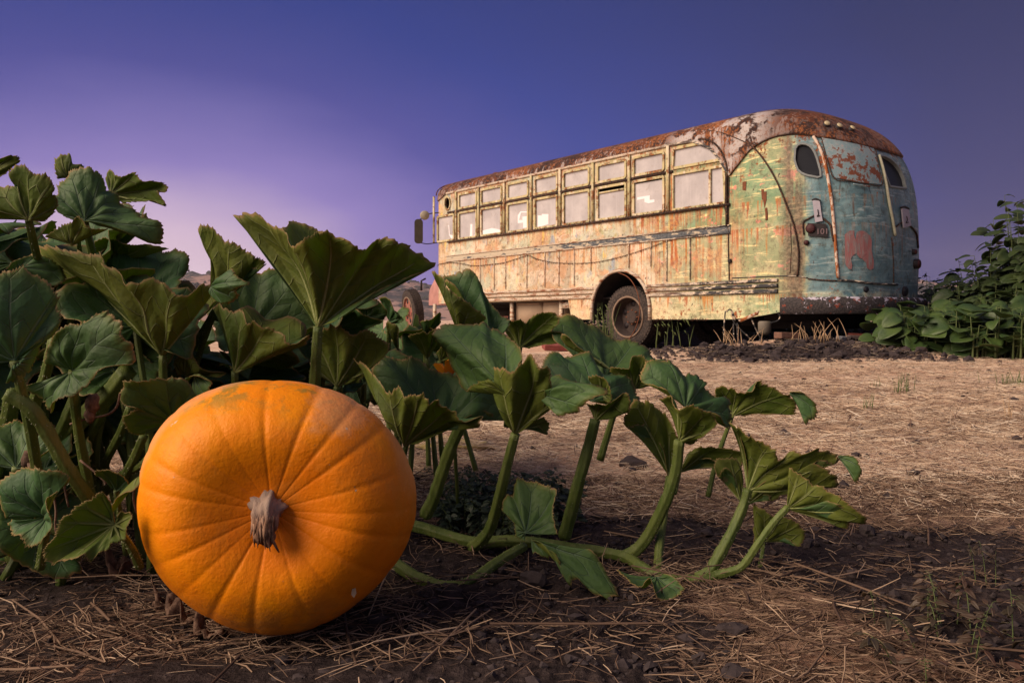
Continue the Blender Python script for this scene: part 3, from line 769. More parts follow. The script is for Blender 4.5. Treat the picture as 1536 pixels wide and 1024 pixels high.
# belt rail, lower rails
t = NT('dark_flaking_band'); o = t.obj(); X = t.xyz(o)[0]; a = t.noise(t.scale(o, (4,4,16)), 1, 7, .7, .4); b = t.noise(o, 40, 4, .7)
c = t.mix(t.ss(b, .4, .6), (.055,.065,.075), (.12,.13,.14)); c = t.mix(t.ss(t.m_('ADD', a, t.m_('MULTIPLY', t.ss(X, -1.0, 3.5), .16)), .54, .60), c, t.mix(b, (.55,.44,.31), (.40,.38,.30)))
M_BELT = t.fin(c, .7, t.bump(a, .006), 0, .3)
mb = MB()
for side in (1, -1):
    pts, nr = frame_pts([k/60 for k in range(61)], 1.735)
    if side < 0: pts = [Vector((p.x,-p.y,p.z)) for p in pts][::-1]; nr = [Vector((n.x,-n.y,n.z)) for n in nr][::-1]
    sweep(mb, pts, .105, .012, nr)
mb.build('belt_band', M_BELT, bus, angle=40)
for nm_, z, w_, d_, p1 in (('belt_rail', 1.792, .022, .028, 1.0),('belt_rail', 1.680, .022, .026, 1.0),('skirt_rail', .985, .045, .035, 1.085),('skirt_rail', .915, .050, .04, 1.085),('skirt_rail', .840, .055, .035, 1.085)):
    mb = MB()
    for side in (1, -1):
        segs = [(0.0, p1)]
        if z < 1.2:
            hx = math.sqrt(max(AR**2-(z-.62)**2, 0))+.02
            pa = (XF-(AXC+hx))/(XF-XR); pb = (XF-(AXC-hx))/(XF-XR); segs = [(0.0, pa), (pb, p1)]
        for a, b in segs:
            pts, nr = frame_pts([a+(b-a)*k/60 for k in range(61)], z)
            if side < 0: pts = [Vector((p.x,-p.y,p.z)) for p in pts][::-1]; nr = [Vector((n.x,-n.y,n.z)) for n in nr][::-1]
            sweep(mb, pts, w_, d_, nr)
    mb.build(nm_, M_TRIM, bus, angle=40)
# vertical panel joints below the belt and posts between the windows
mb = MB()
for px in (690,721,742,759,791,818,839,862,887,944,977,1001,1036):
    x = tpx(px)
    z0 = 1.04 if not (AXC-AR-.05 < x < AXC+AR+.05) else 1.28
    mb.box((x, BW/2+.016, (z0+1.665)/2), (.013, .007, 1.665-z0))
    mb.box((x, -BW/2-.016, (z0+1.665)/2), (.013, .007, 1.665-z0))
mb.build('panel_joints', M_TRIM, bus)
mb = MB()
edges = [(a[0]+b[1])/2 for a, b in zip(BAYS, BAYS[1:])]+[tpx(1003), tpx(652)]
for x in edges:
    for s in (1,-1):
        mb = MB(); mb.box((x, s*(BW/2+.022), 2.60), (.05, .02, 1.0)); mb.build('window_post', M_FRAME, bus)
mb = MB()
for s in (1,-1):
    mb.box(((5.1+XR)/2, s*(BW/2+.020), 2.085), (5.1-XR, .030, .035)); mb.box(((5.1+tpx(1010))/2, s*(BW/2+.018), 2.697), (5.1-tpx(1010), .02, .04))
mb.build('window_sill', M_SEAL, bus)
# window frames and panes
rgw = random.Random(5)
for P, kind, k in wins:
    for s in (1, -1):
        Q = P if s > 0 else [Vector((p.x,-p.y,p.z)) for p in P][::-1]
        n = Vector((0, s, 0)); ins = grow(Q, -.030, n)
        mb = MB(); ring(mb, ins, grow(Q, .010, n), n, -.02, .022)
        if kind == 'archl':
            xm = tpx(1065.5); mb.box((xm, s*(BW/2+.006), 2.385), (.035, .03, .52))
        f = mb.build('window_frame', M_FRAME, bus, angle=35)
        QQ = [p+n*-.012 for p in grow(Q, -.022, n)]
        if kind == 'lower' and k in (6, 7):
            zt = 2.66-(.085 if k == 6 else .05); QQ = [Vector((p.x, p.y, min(p.z, zt))) for p in QQ]
        Vv = QQ+[p-n*.006 for p in QQ]; m_ = len(QQ)
        mesh_obj('pane', Vv, [tuple(range(m_)), tuple(range(2*m_-1, m_-1, -1))]+[(i, i+m_, (i+1)%m_+m_, (i+1)%m_) for i in range(m_)], (M_PANE,), f, False)
        if kind == 'lower' and k == 6:
            mb = MB(); mb.box(((Q[0].x+Q[-6].x)/2 if False else sum(p.x for p in Q)/len(Q), s*(BW/2-.004), 2.565), (abs(BAYS[6][1]-BAYS[6][0]), .02, .03)); mb.build('sash_bar', M_FRAME, f)
# white shapes laid on the lower panes (traced)
def white_shape(pts):
    P = [hitp(x, y)+Vector((0, -.010, 0)) for x, y in pts]; k = len(P)
    Q = [p+Vector((0, -.001, 0)) for p in P]
    mesh_obj('white_shape', P+Q, [tuple(range(k)), tuple(range(2*k-1,k-1,-1))]+[(i,i+k,(i+1)%k+k,(i+1)%k) for i in range(k)], (M_WHITE,), bus, False)
for pts in (((659,336),(673,338),(674,352),(680,353),(680,361),(658,364)),((705,336),(708,336),(708,354),(715,351),(714,356),(704,357)),((723,346),(737,342),(748,344),(752,347),(752,351),(723,354)),
            ((776,323),(780,317),(791,317),(791,319),(781,319),(778,330),(783,330),(783,325),(791,324),(791,341),(784,342),(784,334),(776,335)),((806,323),(812,323),(812,321),(822,321),(822,336),(816,338),(806,341)),
            ((955,296),(961,295),(974,293),(974,300),(981,299),(981,303),(972,305),(966,303),(966,298),(955,300))):
    white_shape(pts)
# ragged rubber along the sills and round the last window
mb = MB(); rg = random.Random(11)
for k in range(420):
    x = rg.uniform(-1.85, 5.0); z = rg.choice((2.10, 2.10, 2.69))+rg.gauss(0, .006)
    y = BW/2+.035; L = rg.uniform(.01, .035)
    mb.tube([(x, y-.01, z), (x+rg.gauss(0,.01), y+.008, z+rg.choice((-1,1))*L)], [.004, .0015], 4)
for k in range(150):
    q = rg.uniform(0, 1)
    if q < .45: x, z = xb-.03, 2.1+q/.45*.4
    else:
        a = R(90*(q-.45)/.55); x, z = xb+.47-.52*math.cos(a), 2.47+.62*math.sin(a)
    mb.tube([(x, BW/2+.01, z), (x-rg.uniform(.0,.03), BW/2+.045, z+rg.gauss(0,.02))], [.005,.002], 4)
for k in range(60):
    x = rg.uniform(-1.5, -.2); mb.tube([(x, BW/2+.03, .47), (x+rg.gauss(0,.008), BW/2+.035, .47-rg.uniform(.01,.045))], [.004,.002], 4)
mb.build('ragged_rubber', M_SEAL, bus)['kind'] = 'stuff'
mb = MB()
P = [Vector((xb-.035, BW/2+.02, z)) for z in (1.78,1.95,2.1,2.3,2.47)]+[Vector((xb+.47-.53*math.cos(R(a)), BW/2+.02, 2.47+.63*math.sin(R(a)))) for a in range(8, 91, 8)]
mb.tube(P, .018, 6); mb.build('window_rubber', M_SEAL, bus)
# corner post between side and tail panel
mb = MB(); mb.tube([hitp(x, y, .006) for x, y in ((1094,266),(1093.5,290),(1093,320),(1093,350),(1093,380),(1094,408),(1094,420))], .009, 6); mb.build('corner_post', M_SEAL, bus)
# rear windows
for Q, n in ((rw1, n1_), (rw2, n2_)):
    mb = MB(); ring(mb, grow(Q, -.012, n), grow(Q, .013, n), n, -.03, .022)
    f = mb.build('rear_window', M_SEAL if False else simple('rear_window_rim', (.17,.19,.19), .5, 0, .4, 30, .002), bus, angle=35)
    P = [p-n*.022 for p in grow(Q, -.010, n)]; m_ = len(P)
    mesh_obj('pane', P+[p-n*.005 for p in P], [tuple(range(m_)), tuple(range(2*m_-1,m_-1,-1))]+[(i,i+m_,(i+1)%m_+m_,(i+1)%m_) for i in range(m_)], (M_GLASS,), f, False)
# port
c = sum(ov, Vector())/16; mb = MB(); ring(mb, [c+(p-c)*.95 for p in ov], [c+(p-c)*1.25 for p in ov], (0,1,0), -.01, .02); mb.build('oval_port', M_FRAME, bus, angle=35)

def line(name, pts, r, mat, off=.01, parent=bus, n=4, sides=6):
    P = [Vector((x, y, 0)) for x, y in pts]; Q = crom(P, n); mb = MB()
    mb.tube([hitp(v.x, v.y, off) for v in Q], r, sides); return mb.build(name, mat, parent)
def plate(name, pts, mat, off=.008, th=.008, parent=bus, sub=3):
    "thin sheet following the skin: traced outline filled as a fan of small rings"
    m_ = len(pts); c = (sum(p[0] for p in pts)/m_, sum(p[1] for p in pts)/m_)
    O = []
    for i in range(m_):
        a, b = pts[i], pts[(i+1)%m_]
        for q in range(sub): O.append((a[0]+(b[0]-a[0])*q/sub, a[1]+(b[1]-a[1])*q/sub))
    k = len(O); V = []; Fs = []
    for j in range(1, 5):
        for x, y in O: V.append(hitp(c[0]+(x-c[0])*j/4, c[1]+(y-c[1])*j/4, off+th))
    for x, y in O: V.append(hitp(x, y, off-.012))
    V.append(hitp(c[0], c[1], off+th)); ci = len(V)-1
    for j in range(4):
        for i in range(k): Fs.append((j*k+i, j*k+(i+1)%k, (j+1)*k+(i+1)%k, (j+1)*k+i))
    for i in range(k): Fs.append((ci, (i+1)%k, i))
    return mesh_obj(name, V, Fs, (mat,), parent, True, None, 40)
M_TEAL2 = M_BODY
t = NT('peeled_panel_paint'); o = t.obj(); a = t.noise(o, 9, 6, .7); b = t.noise(o, 40, 5, .7); Z = t.xyz(o)[2]
c = t.mix(t.ss(a, .4, .6), (.17,.27,.30), (.27,.33,.34)); c = t.mix(t.ss(b, .58, .66), c, (.40,.30,.27))
c = t.mix(t.ss(t.m_('ADD', a, t.m_('MULTIPLY', t.ss(Z, 2.75, 2.45), .10)), .57, .62), c, (.16,.055,.03))
M_PANEL = t.fin(c, .7, t.bump(b, .006, .8), 0, .3)
plate('rear_hatch', [(1232,206),(1258,211),(1284,217),(1309,223),(1316,250),(1321,277),(1298,275),(1274,271),(1252,267),(1241,237)], M_PANEL, .006, .010)
line('hatch_edge', [(1231,205),(1258,210),(1284,216),(1310,222),(1316,250),(1322,278),(1298,276),(1274,272),(1251,268),(1240,237),(1231,205)], .006, M_SEAL, .014)
line('hatch_handle', [(1278,277),(1290,279),(1303,281)], .009, M_PANEL, .03)
# rear door edges
t = NT('flaking_strip'); o = t.obj(); a = t.noise(t.scale(o, (10,10,6)), 1, 6, .7)
M_STRIP = t.fin(t.mix(t.ss(a, .49, .54), (.58,.47,.38), (.30,.10,.03)), .8, t.bump(a, .01), 0, .3)
M_STRIP2 = t.fin if False else simple('dull_strip', (.34,.34,.25), .8, 0, .5, 15, .004)
line('door_edge_strip', [(1220,205),(1228,219),(1236,240),(1242,268),(1247,300),(1251,340),(1254,380),(1257,417)], .021, M_STRIP, .008, n=6)
line('loose_edge_strip', [(1317,234),(1323,255),(1328,280),(1332,305),(1337,330),(1341,354)], .020, M_STRIP2, .02, n=6)
line('door_gap', [(1337,356),(1339,380),(1340,402),(1340,424)], .008, M_SEAL, .004)
line('door_bottom_ledge', [(1256,420),(1275,421),(1300,424),(1325,426),(1345,427)], .015, M_TRIM, .012)
line('lower_panel_ledge', [(1098,417),(1120,416),(1145,415),(1170,414),(1195,414),(1212,417)], .007, M_TRIM, .006)
line('lower_tail_ledge', [(1212,418),(1232,420),(1255,421)], .010, M_SEAL, .008)
line('corner_wire', [(1047,198),(1062,197),(1084,200),(1106,208),(1128,219),(1143,235),(1157,256),(1168,277),(1178,302),(1187,325),(1194,350),(1198,375),(1198,398),(1196,414)], .011, M_SEAL, .02)
line('roof_lamp_socket', [(1043,197),(1052,194),(1062,198),(1054,203),(1044,199)], .022, M_RUST, .012)
line('paint_crack', [(1186,335),(1186,350),(1187,370),(1186,392),(1185,410)], .005, M_SEAL, .002)
# string of small lamps hung along the side
sw = [(652,398),(672,394),(691,395),(708,398),(723,398),(740,396),(756,394),(776,388),(793,383),(801,386),(809,389),(822,392),(835,394),(860,395),(887,394),(912,390),(939,383),(970,373),(1000,362),(1030,354),(1060,352)]
line('string_light_wire', sw, .0045, M_SEAL, .015, n=4)
P = crom([Vector((x,y,0)) for x,y in sw], 4)
for v in P:
    mb = MB(); h = hitp(v.x, v.y, .016); mb.tube([h, h+Vector((rg.gauss(0,.008), .006, -.03))], [.006,.003], 5)
    mb.build('string_light_bulb', M_SEAL, bus)
# lamps, brackets, marks on the tail
M_RED = simple('dull_red_lens', (.045,.010,.012), .6, 0, .6, 30, .002, .3)
M_BRKT = simple('grey_bracket_paint', (.33,.31,.36), .6, 0, .25, 30, .002)
M_BLK = simple('black_plate', (.018,.013,.015), .6, 0, .4, 30, .002)
def brk(a):
    pl = plate('lamp_bracket', a, M_BRKT, .030, .008)
brk([(1219,301),(1230,302),(1234,332),(1223,334)]); brk([(1349,313),(1359,315),(1363,339),(1352,342)])
line('bracket_hood', [(1218,301),(1224,299),(1231,302)], .014, M_BLK, .03); line('bracket_hood', [(1348,312),(1354,311),(1360,314)], .014, M_BLK, .03)
line('bracket_mark', [(1227,315),(1228,322),(1226,325),(1230,324)], .006, M_BLK, .045); line('bracket_mark', [(1355,325),(1356,331),(1354,335),(1358,334)], .006, M_BLK, .045)
line('lamp_hood', [(1206,352),(1205,334),(1213,328),(1222,323)], .010, M_SEAL, .012); line('lamp_hood', [(1233,327),(1240,332),(1246,339),(1248,352),(1250,362)], .013, M_SEAL, .012)
line('lamp_hood', [(1340,342),(1347,337),(1353,333)], .010, M_SEAL, .012); line('lamp_hood', [(1362,337),(1369,344),(1374,353),(1376,372)], .013, M_SEAL, .012)
pl = plate('lamp_plate', [(1212,335),(1239,336),(1242,356),(1213,354)], M_BLK, .022, .012)
txt = bpy.data.curves.new('plate_digits', 'FONT'); txt.body = '101'; txt.size = .105; txt.extrude = .002; txt.align_x = 'CENTER'; txt.align_y = 'CENTER'
to_ = bpy.data.objects.new('plate_digits_curve', txt); COL.objects.link(to_); bpy.context.view_layer.update(); tm = bpy.data.meshes.new_from_object(to_.evaluated_get(bpy.context.evaluated_depsgraph_get())); bpy.data.objects.remove(to_); to = bpy.data.objects.new('plate_digits', tm); COL.objects.link(to); h, n = hit(1233.5, 348); h = h+n*.037
zz = Vector((0,0,1)); xx = zz.cross(n).normalized(); yy = n.cross(xx)
to.matrix_world = Matrix(((xx.x,yy.x,n.x,h.x),(xx.y,yy.y,n.y,h.y),(xx.z,yy.z,n.z,h.z),(0,0,0,1))); to.parent = bus
tm.materials.clear(); tm.materials.append(simple('faded_digits', (.19,.13,.14), .7, 0, .3, 60, 0))
def lamp(name, px, py, r, mat, d=.05, tilt=None):
    h, n = hit(px, py); mb = MB(); mb.lathe([(0,d+.008),(r*.6,d+.006),(r*.9,d),(r,d-.01),(r*1.02,-.02)], h, n, 20); l = mb.build(name, mat, bus)
    mb = MB(); mb.lathe([(r*1.0,d-.012),(r*1.14,d-.014),(r*1.14,-.02)], h, n, 20); mb.build('lamp_rim', M_BLK, l); return l
lamp('tail_lamp', 1217, 343, .058, M_RED, .055); lamp('tail_lamp', 1372, 396, .060, M_RED, .07)
lamp('small_lamp', 1210, 364, .030, M_RED, .04); lamp('small_lamp', 1369, 378, .035, M_RED, .05)
lamp('reflector', 1299, 434, .035, M_GLASS, .02); lamp('fog_lamp', 1356, 437, .06, M_GLASS, .04)
for x, y in ((1238,190),(1256,193.5),(1275,197)): lamp('marker_lamp', x, y, .040, simple('cream_lens', (.42,.36,.22), .4, 0, .3, 30, .001), .07)
t = NT('pink_primer'); a = t.noise(t.scale(t.obj(), (30,30,6)), 1, 6, .7); M_PINK = t.fin(t.mix(t.ss(a, .42, .62), (.27,.115,.115), t.mix(a, (.16,.10,.10), (.27,.25,.25))), .85, t.bump(a, .004), 0, .2)
pk = [(1267,352),(1274,346),(1281,346),(1281,353),(1283,360),(1285,348),(1290,346),(1297,347),(1304,353),(1307,360),(1307,376),(1310,392),(1310,402),(1305,405),(1300,402),(1299,395),(1294,389),(1288,386),(1284,380),(1279,383),(1276,388),(1278,398),(1277,404),(1272,403),(1267,395)]
k = len(pk)
def earfill(name, pts, mat, off):
    bb = bmesh.new(); vs = [bb.verts.new((x, -y, 0)) for x, y in pts]; bb.faces.new(vs)
    bmesh.ops.triangulate(bb, faces=bb.faces); bmesh.ops.subdivide_edges(bb, edges=bb.edges, cuts=1)
    for v in bb.verts: v.co = hitp(v.co.x, -v.co.y, off)
    me = bpy.data.meshes.new(name); bb.to_mesh(me); bb.free(); me.materials.append(mat); o = bpy.data.objects.new(name, me); COL.objects.link(o); o.parent = bus
    md = o.modifiers.new('s','SOLIDIFY'); md.thickness = .002; return o
earfill('primer_patch', pk, M_PINK, .006)
for pts in (((1142,284),(1146,284),(1146,288),(1150,287),(1150,300),(1147,312),(1145,300),(1143,299)),((1114,273),(1120,272),(1119,286),(1114,285))): earfill('rust_scab', pts, M_RUST, .004)
line('rust_scab', [(1149,312),(1150,322),(1150,330)], .022, M_RUST, -.008); line('side_lamp', [(1090,300),(1089.5,310),(1091,318)], .03, M_BLK, .0); line('side_lamp', [(1095,389),(1096,394)], .03, M_BLK, .01)
# bumper
def bump_prof(mb, ps, z0, z1, off, th):
    pts0, nr = frame_pts(ps, (z0+z1)/2); k = len(ps); V = []
    prof = [(0, z0+.02),(th*.8, z0),(th, z0+.03),(th, z1-.03),(th*.8, z1),(0, z1-.02)]
    for p, n in zip(pts0, nr):
        for a, z in prof: V.append(Vector((p.x, p.y, z))+n*(off+a))
    m_ = 6; Fs = [(i*m_+j, i*m_+(j+1)%m_, (i+1)*m_+(j+1)%m_, (i+1)*m_+j) for i in range(k-1) for j in range(m_)]
    mb.add(V, Fs+[tuple(range(5,-1,-1)), tuple(range((k-1)*m_, k*m_))])
t = NT('flaking_bumper'); o = t.obj(); a = t.noise(o, 10, 7, .7, .5); b = t.noise(o, 50, 4, .7); Z = t.xyz(o)[2]; Y = t.xyz(o)[1]
c = t.mix(t.ss(b, .4, .6), (.020,.018,.020), (.055,.045,.045))
c = t.mix(t.ss(t.m_('ADD', a, t.m_('MULTIPLY', t.ss(Z, .68, .76), .13)), .61, .64), c, (.45,.42,.50))
c = t.mix(t.ss(t.noise(t.scale(o, 9, (0,0,0), (3,3,3)), 1, 6, .7), .58, .62), c, (.20,.045,.025))
M_BUMP = t.fin(c, .7, t.bump(a, .02, .8), 0, .3)
mb = MB(); bump_prof(mb, [1.10+.8*k/60 for k in range(61)], .53, .75, .03, .10); mb.build('rear_bumper', M_BUMP, bus, angle=35)
# wheel arch lip
mb = MB(); P = [Vector((AXC+AR*math.cos(R(a)), BW/2+.015, .62+AR*math.sin(R(a)))) for a in range(0,181,6)]; P = [Vector((AXC+AR, BW/2+.015, .45))]+P+[Vector((AXC-AR, BW/2+.015, .45))]
mb.tube(P, .028, 8); mb.build('wheel_arch_lip', M_TRIM, bus); mb = MB(); mb.tube([Vector((p.x, -p.y, p.z)) for p in P], .028, 8); mb.build('wheel_arch_lip', M_TRIM, bus)
mb = MB()
for s in (1,-1):
    V = []; 
    for p in P: V += [Vector((p.x, s*(BW/2-.02), p.z)), Vector((p.x, s*.55, p.z))]
    mb.add(V, [(2*i,2*i+1,2*i+3,2*i+2) for i in range(len(P)-1)])
mb.build('wheel_housing', M_DARK, bus)
line('arch_hose', [(925,412),(938,420),(948,434),(953,447),(957,462),(957,478)], .012, M_TRIM, .02) if False else None
mb = MB(); mb.tube(crom([Vector((AXC+.05, BW/2+.01, 1.23)), Vector((AXC-.22, BW/2+.03, 1.12)), Vector((AXC-.38, BW/2+.02, .9)), Vector((AXC-.42, BW/2, .6)), Vector((AXC-.30, BW/2-.02, .3)), Vector((AXC-.1, BW/2, .05))], 5), .008, 6); mb.build('hanging_hose', M_RUST, bus)
# ---- chassis, floor, under-body boxes
mb = MB()
mb.box((1.2, 0, .82), (8.2, 2.2, .04)); 
for s in (1,-1): mb.box((1.0, s*.45, .66), (8.4, .09, .24))
for x in (-2.7,-1.5,1.3,2.6,4.0,5.2): mb.box((x, 0, .62), (.10, 1.9, .16))
mb.box((-2.55, .2, .50), (.9, 1.2, .34)); mb.box((-1.3, -.2, .42), (.5, .9, .3)); mb.box((3.3,0,.5), (1.2,.7,.3))
mb.tube([(-1.7,.75,.42),(-3.0,.78,.40)], .05, 8)
mb.build('chassis', M_DARK, bus)
mb = MB(); mb.tube([(WX,-1.1,.47),(WX,1.1,.47)], .07, 10); mb.lathe([(0,-.2),(.16,-.14),(.2,0),(.16,.14),(0,.2)], (WX,0,.47), (0,1,0), 16); mb.build('rear_axle', M_DARK, bus)
M_TAN = simple('tan_locker', (.36,.27,.19), .8, 0, .25, 4, .002)
def yb(px, py, y):   # point on the plane y in bus space seen at the pixel
    d = (BMI.to_3x3() @ Vector(((px-768)/F, 1, -(py-480)/F))); k = (y-CAML.y)/d.y; return CAML+d*k
for a, b in ((773,811),(814,841)):
    x0, x1 = yb(b, 465, 1.12).x, yb(a, 465, 1.12).x
    mb = MB(); mb.box(((x0+x1)/2, .87, .60), (x1-x0-.03, .5, .40)); 
    mb.box(((x0+x1)/2, 1.125, .76), (x1-x0-.08, .012, .03)); mb.build('under_floor_locker', M_TAN, bus)
mb = MB()
for px in (652,768,842): x = yb(px, 465, 1.2).x; mb = MB(); mb.box((x, 1.2, .52), (.07, .05, .56)); mb.build('skirt_post', M_TRIM, bus)
mb = MB(); mb.box((yb(850,460,1.2).x, 1.17, .72), (.30, .08, .12)); mb.build('floor_bracket', M_TRIM, bus)
# interior partition and seats seen through gaps
mb = MB(); mb.box((1.5, 0, 1.9), (7.0, .05, 2.2)); mb.build('inner_partition', simple('dim_interior', (.10,.085,.075), .9), bus)
# ---- wheels
M_FLG = simple('worn_rim_edge', (.20,.14,.10), .8, 0, .5, 25, .004)
def wheel(name, parent, r=.475, wd=.24, rim=None, deep=True):
    "built round the local Y axis, outer face +Y"
    w = empty(name); w.parent = parent
    mb = MB(); h = wd/2; rr = .64*r
    mb.lathe([(rr,-h*.8),(r*.80,-h*.98),(r*.95,-h*.85),(r,-h*.6),(r,h*.6),(r*.95,h*.85),(r*.80,h*.98),(rr+.02,h*.86),(rr,h*.8)], (0,0,0), (0,1,0), 56, True)
    for k in range(56):
        a = 2*math.pi*k/56
        for s in (1,-1): mb.box((math.cos(a)*r*.985, s*h*.55, math.sin(a)*r*.985), (.026, h*.5, .03), Matrix.Rotation(-a, 3, 'Y'))
        mb.box((math.cos(a+.05)*r*.99, 0, math.sin(a+.05)*r*.99), (.018, h*.5, .03), Matrix.Rotation(-a, 3, 'Y'))
    mb.build('tyre', M_TYRE, w, angle=35)
    mb = MB(); d = .10 if deep else -.045
    pr = [(rr+.012,h*.84),(rr+.012,h*.92),(rr-.012,h*.92),(rr-.02,h*.6),(rr-.035,h*.3-d*.4),(rr*.84,h*.3-d),(rr*.55,h*.35-d),(rr*.42,h*.5-d),(rr*.30,h*.95-d),(rr*.16,h*1.0-d),(0,h*1.02-d)]
    mb.lathe(pr, (0,0,0), (0,1,0), 48); mb.lathe([(rr,-h*.7),(rr-.02,h*.5)], (0,0,0), (0,1,0), 32)
    wr = mb.build('wheel_disc', rim, w, angle=30)
    mb = MB()
    for k in range(6):
        a = 2*math.pi*k/6+.4; c = (math.cos(a)*rr*.69, h*.31-d+.002, math.sin(a)*rr*.69)
        mb.lathe([(0,.004),(.052,.004),(.052,-.01)], c, (0,1,0), 14)
    mb.build('hand_hole', M_BLK, wr)
    mb = MB(); mb.lathe([(rr+.020,h*.86),(rr+.022,h*.97),(rr-.006,h*.98),(rr-.012,h*.80)], (0,0,0), (0,1,0), 48); mb.build('rim_flange', M_FLG, wr)
    mb = MB()
    for k in range(8):
        a = 2*math.pi*k/8; mb.lathe([(0,.02),(.012,.02),(.012,-.01)], (math.cos(a)*rr*.36, h*.75-d, math.sin(a)*rr*.36), (0,1,0), 6)
    mb.build('wheel_nut', M_RUST, wr); return w
WX += .09
w1 = wheel('rear_wheel', bus, .50, .24, M_RIMD); w1.location = (WX, BW/2-.20, .50)
w2 = wheel('rear_wheel', bus, .475, .24, M_RIMD); w2.location = (WX, BW/2-.50, .475)
w3 = wheel('rear_wheel', bus, .475, .24, M_RIMD); w3.location = (WX, -BW/2+.22, .475); w3.rotation_euler = (0,0,math.pi)
fw = wheel('front_wheel', bus, .475, .24, M_RIMR, False)
# front wheel: turned outwards and standing a little high
c = BMI @ at(619, 466, 17.75); fw.location = (c.x, c.y, c.z); fw.rotation_euler = (R(-7), 0, R(-14))
f2 = wheel('front_wheel', bus, .475, .24, M_RIMR, False); f2.location = (c.x, -c.y, c.z); f2.rotation_euler = (0,0,math.pi)
# hood and front wing
mb = MB(); P = []
for x, hw, zt in ((5.55,.62,1.75),(6.3,.56,1.68),(7.0,.46,1.58),(7.25,.40,1.35)):
    P.append([Vector((x, hw*math.copysign(abs(math.cos(a))**.6, math.cos(a)), .8+(zt-.8)*math.sin(a)**.5 if a not in (0,) else .8)) for a in [math.pi*q/16 for q in range(17)]])
V = [v for r_ in P for v in r_]; mb.add(V, [(i*17+j, i*17+j+1, (i+1)*17+j+1, (i+1)*17+j) for i in range(3) for j in range(16)]+[tuple(range(51, 68))])
mb.build('hood', simple('faded_pink_hood', (.40,.20,.17), .6, 0, .4, 6, .003), bus)
mb = MB(); mb.tube([BMI @ at(638, 418, 17.3), BMI @ at(632, 421, 17.2), BMI @ at(632, 436, 17.2)], .022, 6); mb.build('wing_bracket', M_BLK, bus)
# mirror
m0 = BMI @ at(628, 347, 16.9)
mir = MB(); nrm = (CAML-m0).normalized(); s = Vector((0,0,1)).cross(nrm).normalized()
P = [m0+s*a+Vector((0,0,b)) for a, b in [(q.x, q.z) for q in rrect(-.09,.09,-.26,.26,.07,0)]]
k = len(P); mir.add([p-nrm*.02 for p in P]+[p+nrm*.03 for p in P], [tuple(range(k-1,-1,-1)), tuple(range(k,2*k))]+[(i,(i+1)%k,(i+1)%k+k,i+k) for i in range(k)])
mo = mir.build('side_mirror', simple('mirror_housing', (.06,.05,.035), .5, 0, .4, 10, .001), bus, angle=40)
mb = MB(); mb.tube(crom([BMI @ at(630,329,16.9), BMI @ at(637,326,17.0), BMI @ at(642,321,17.1), Vector((5.3, 1.2, 2.75))], 4), .012, 6); mb.tube([BMI @ at(630,364,16.9), BMI @ at(640,366,17.0), Vector((5.3,1.2,2.12))], .010, 6); mb.build('mirror_arm', M_BLK, mo)
h = BMI @ at(637, 323, 16.9); mb = MB(); mb.lathe([(0,.09),(.05,.075),(.09,.03),(.1,0),(.08,-.02),(0,-.03)], h, -nrm, 16); mb.build('side_lamp', simple('lamp_shell', (.30,.27,.20), .5, 0, .3, 20, .001), bus)
mb = MB(); c = Vector(bodyP(.62, 3.42)); mb.box((tpx(735)+.2, 1.0, 3.35), (.10, .10, .10)); mb.build('roof_vent', M_RUST, bus)
# loose wires under the tail
mb = MB()
def wp(px, py, Y): return BMI @ at(px, py, Y)
for pts in (((1088,466),(1086,490),(1086,512)),((1098,468),(1102,485),(1128,510)),((1100,485),(1101,513)),((1106,484),(1106,500),(1108,514)),((1127,478),(1136,498),(1143,510)),((1090,468),(1094,464),(1099,468),(1103,482)),((1164,466),(1170,474),(1166,481),(1155,484))):
    mb.tube(crom([wp(x, y, 10.7) for x, y in pts], 4), .010, 5)
mb.build('hanging_wires', M_TRIM, bus)
mb = MB(); mb.add(*(lambda P: ([p for p in P]+[p+Vector((0,-.02,0)) for p in P], [(0,1,2,3),(7,6,5,4),(0,4,5,1),(1,5,6,2),(2,6,7,3),(3,7,4,0)]))([wp(1107,480,10.75), wp(1138,466,10.6), wp(1136,472,10.6), wp(1110,483,10.75)])); mb.build('bent_skirt_strip', M_STRIP, bus)
mb = MB(); c_ = wp(1147,489,10.9); mb.lathe([(.07,.07),(.09,.05),(.09,-.08),(.05,-.12),(0,-.12)], c_, (0,0,1), 14); mb.build('exhaust_can', simple('dull_can', (.16,.14,.11), .7), bus)
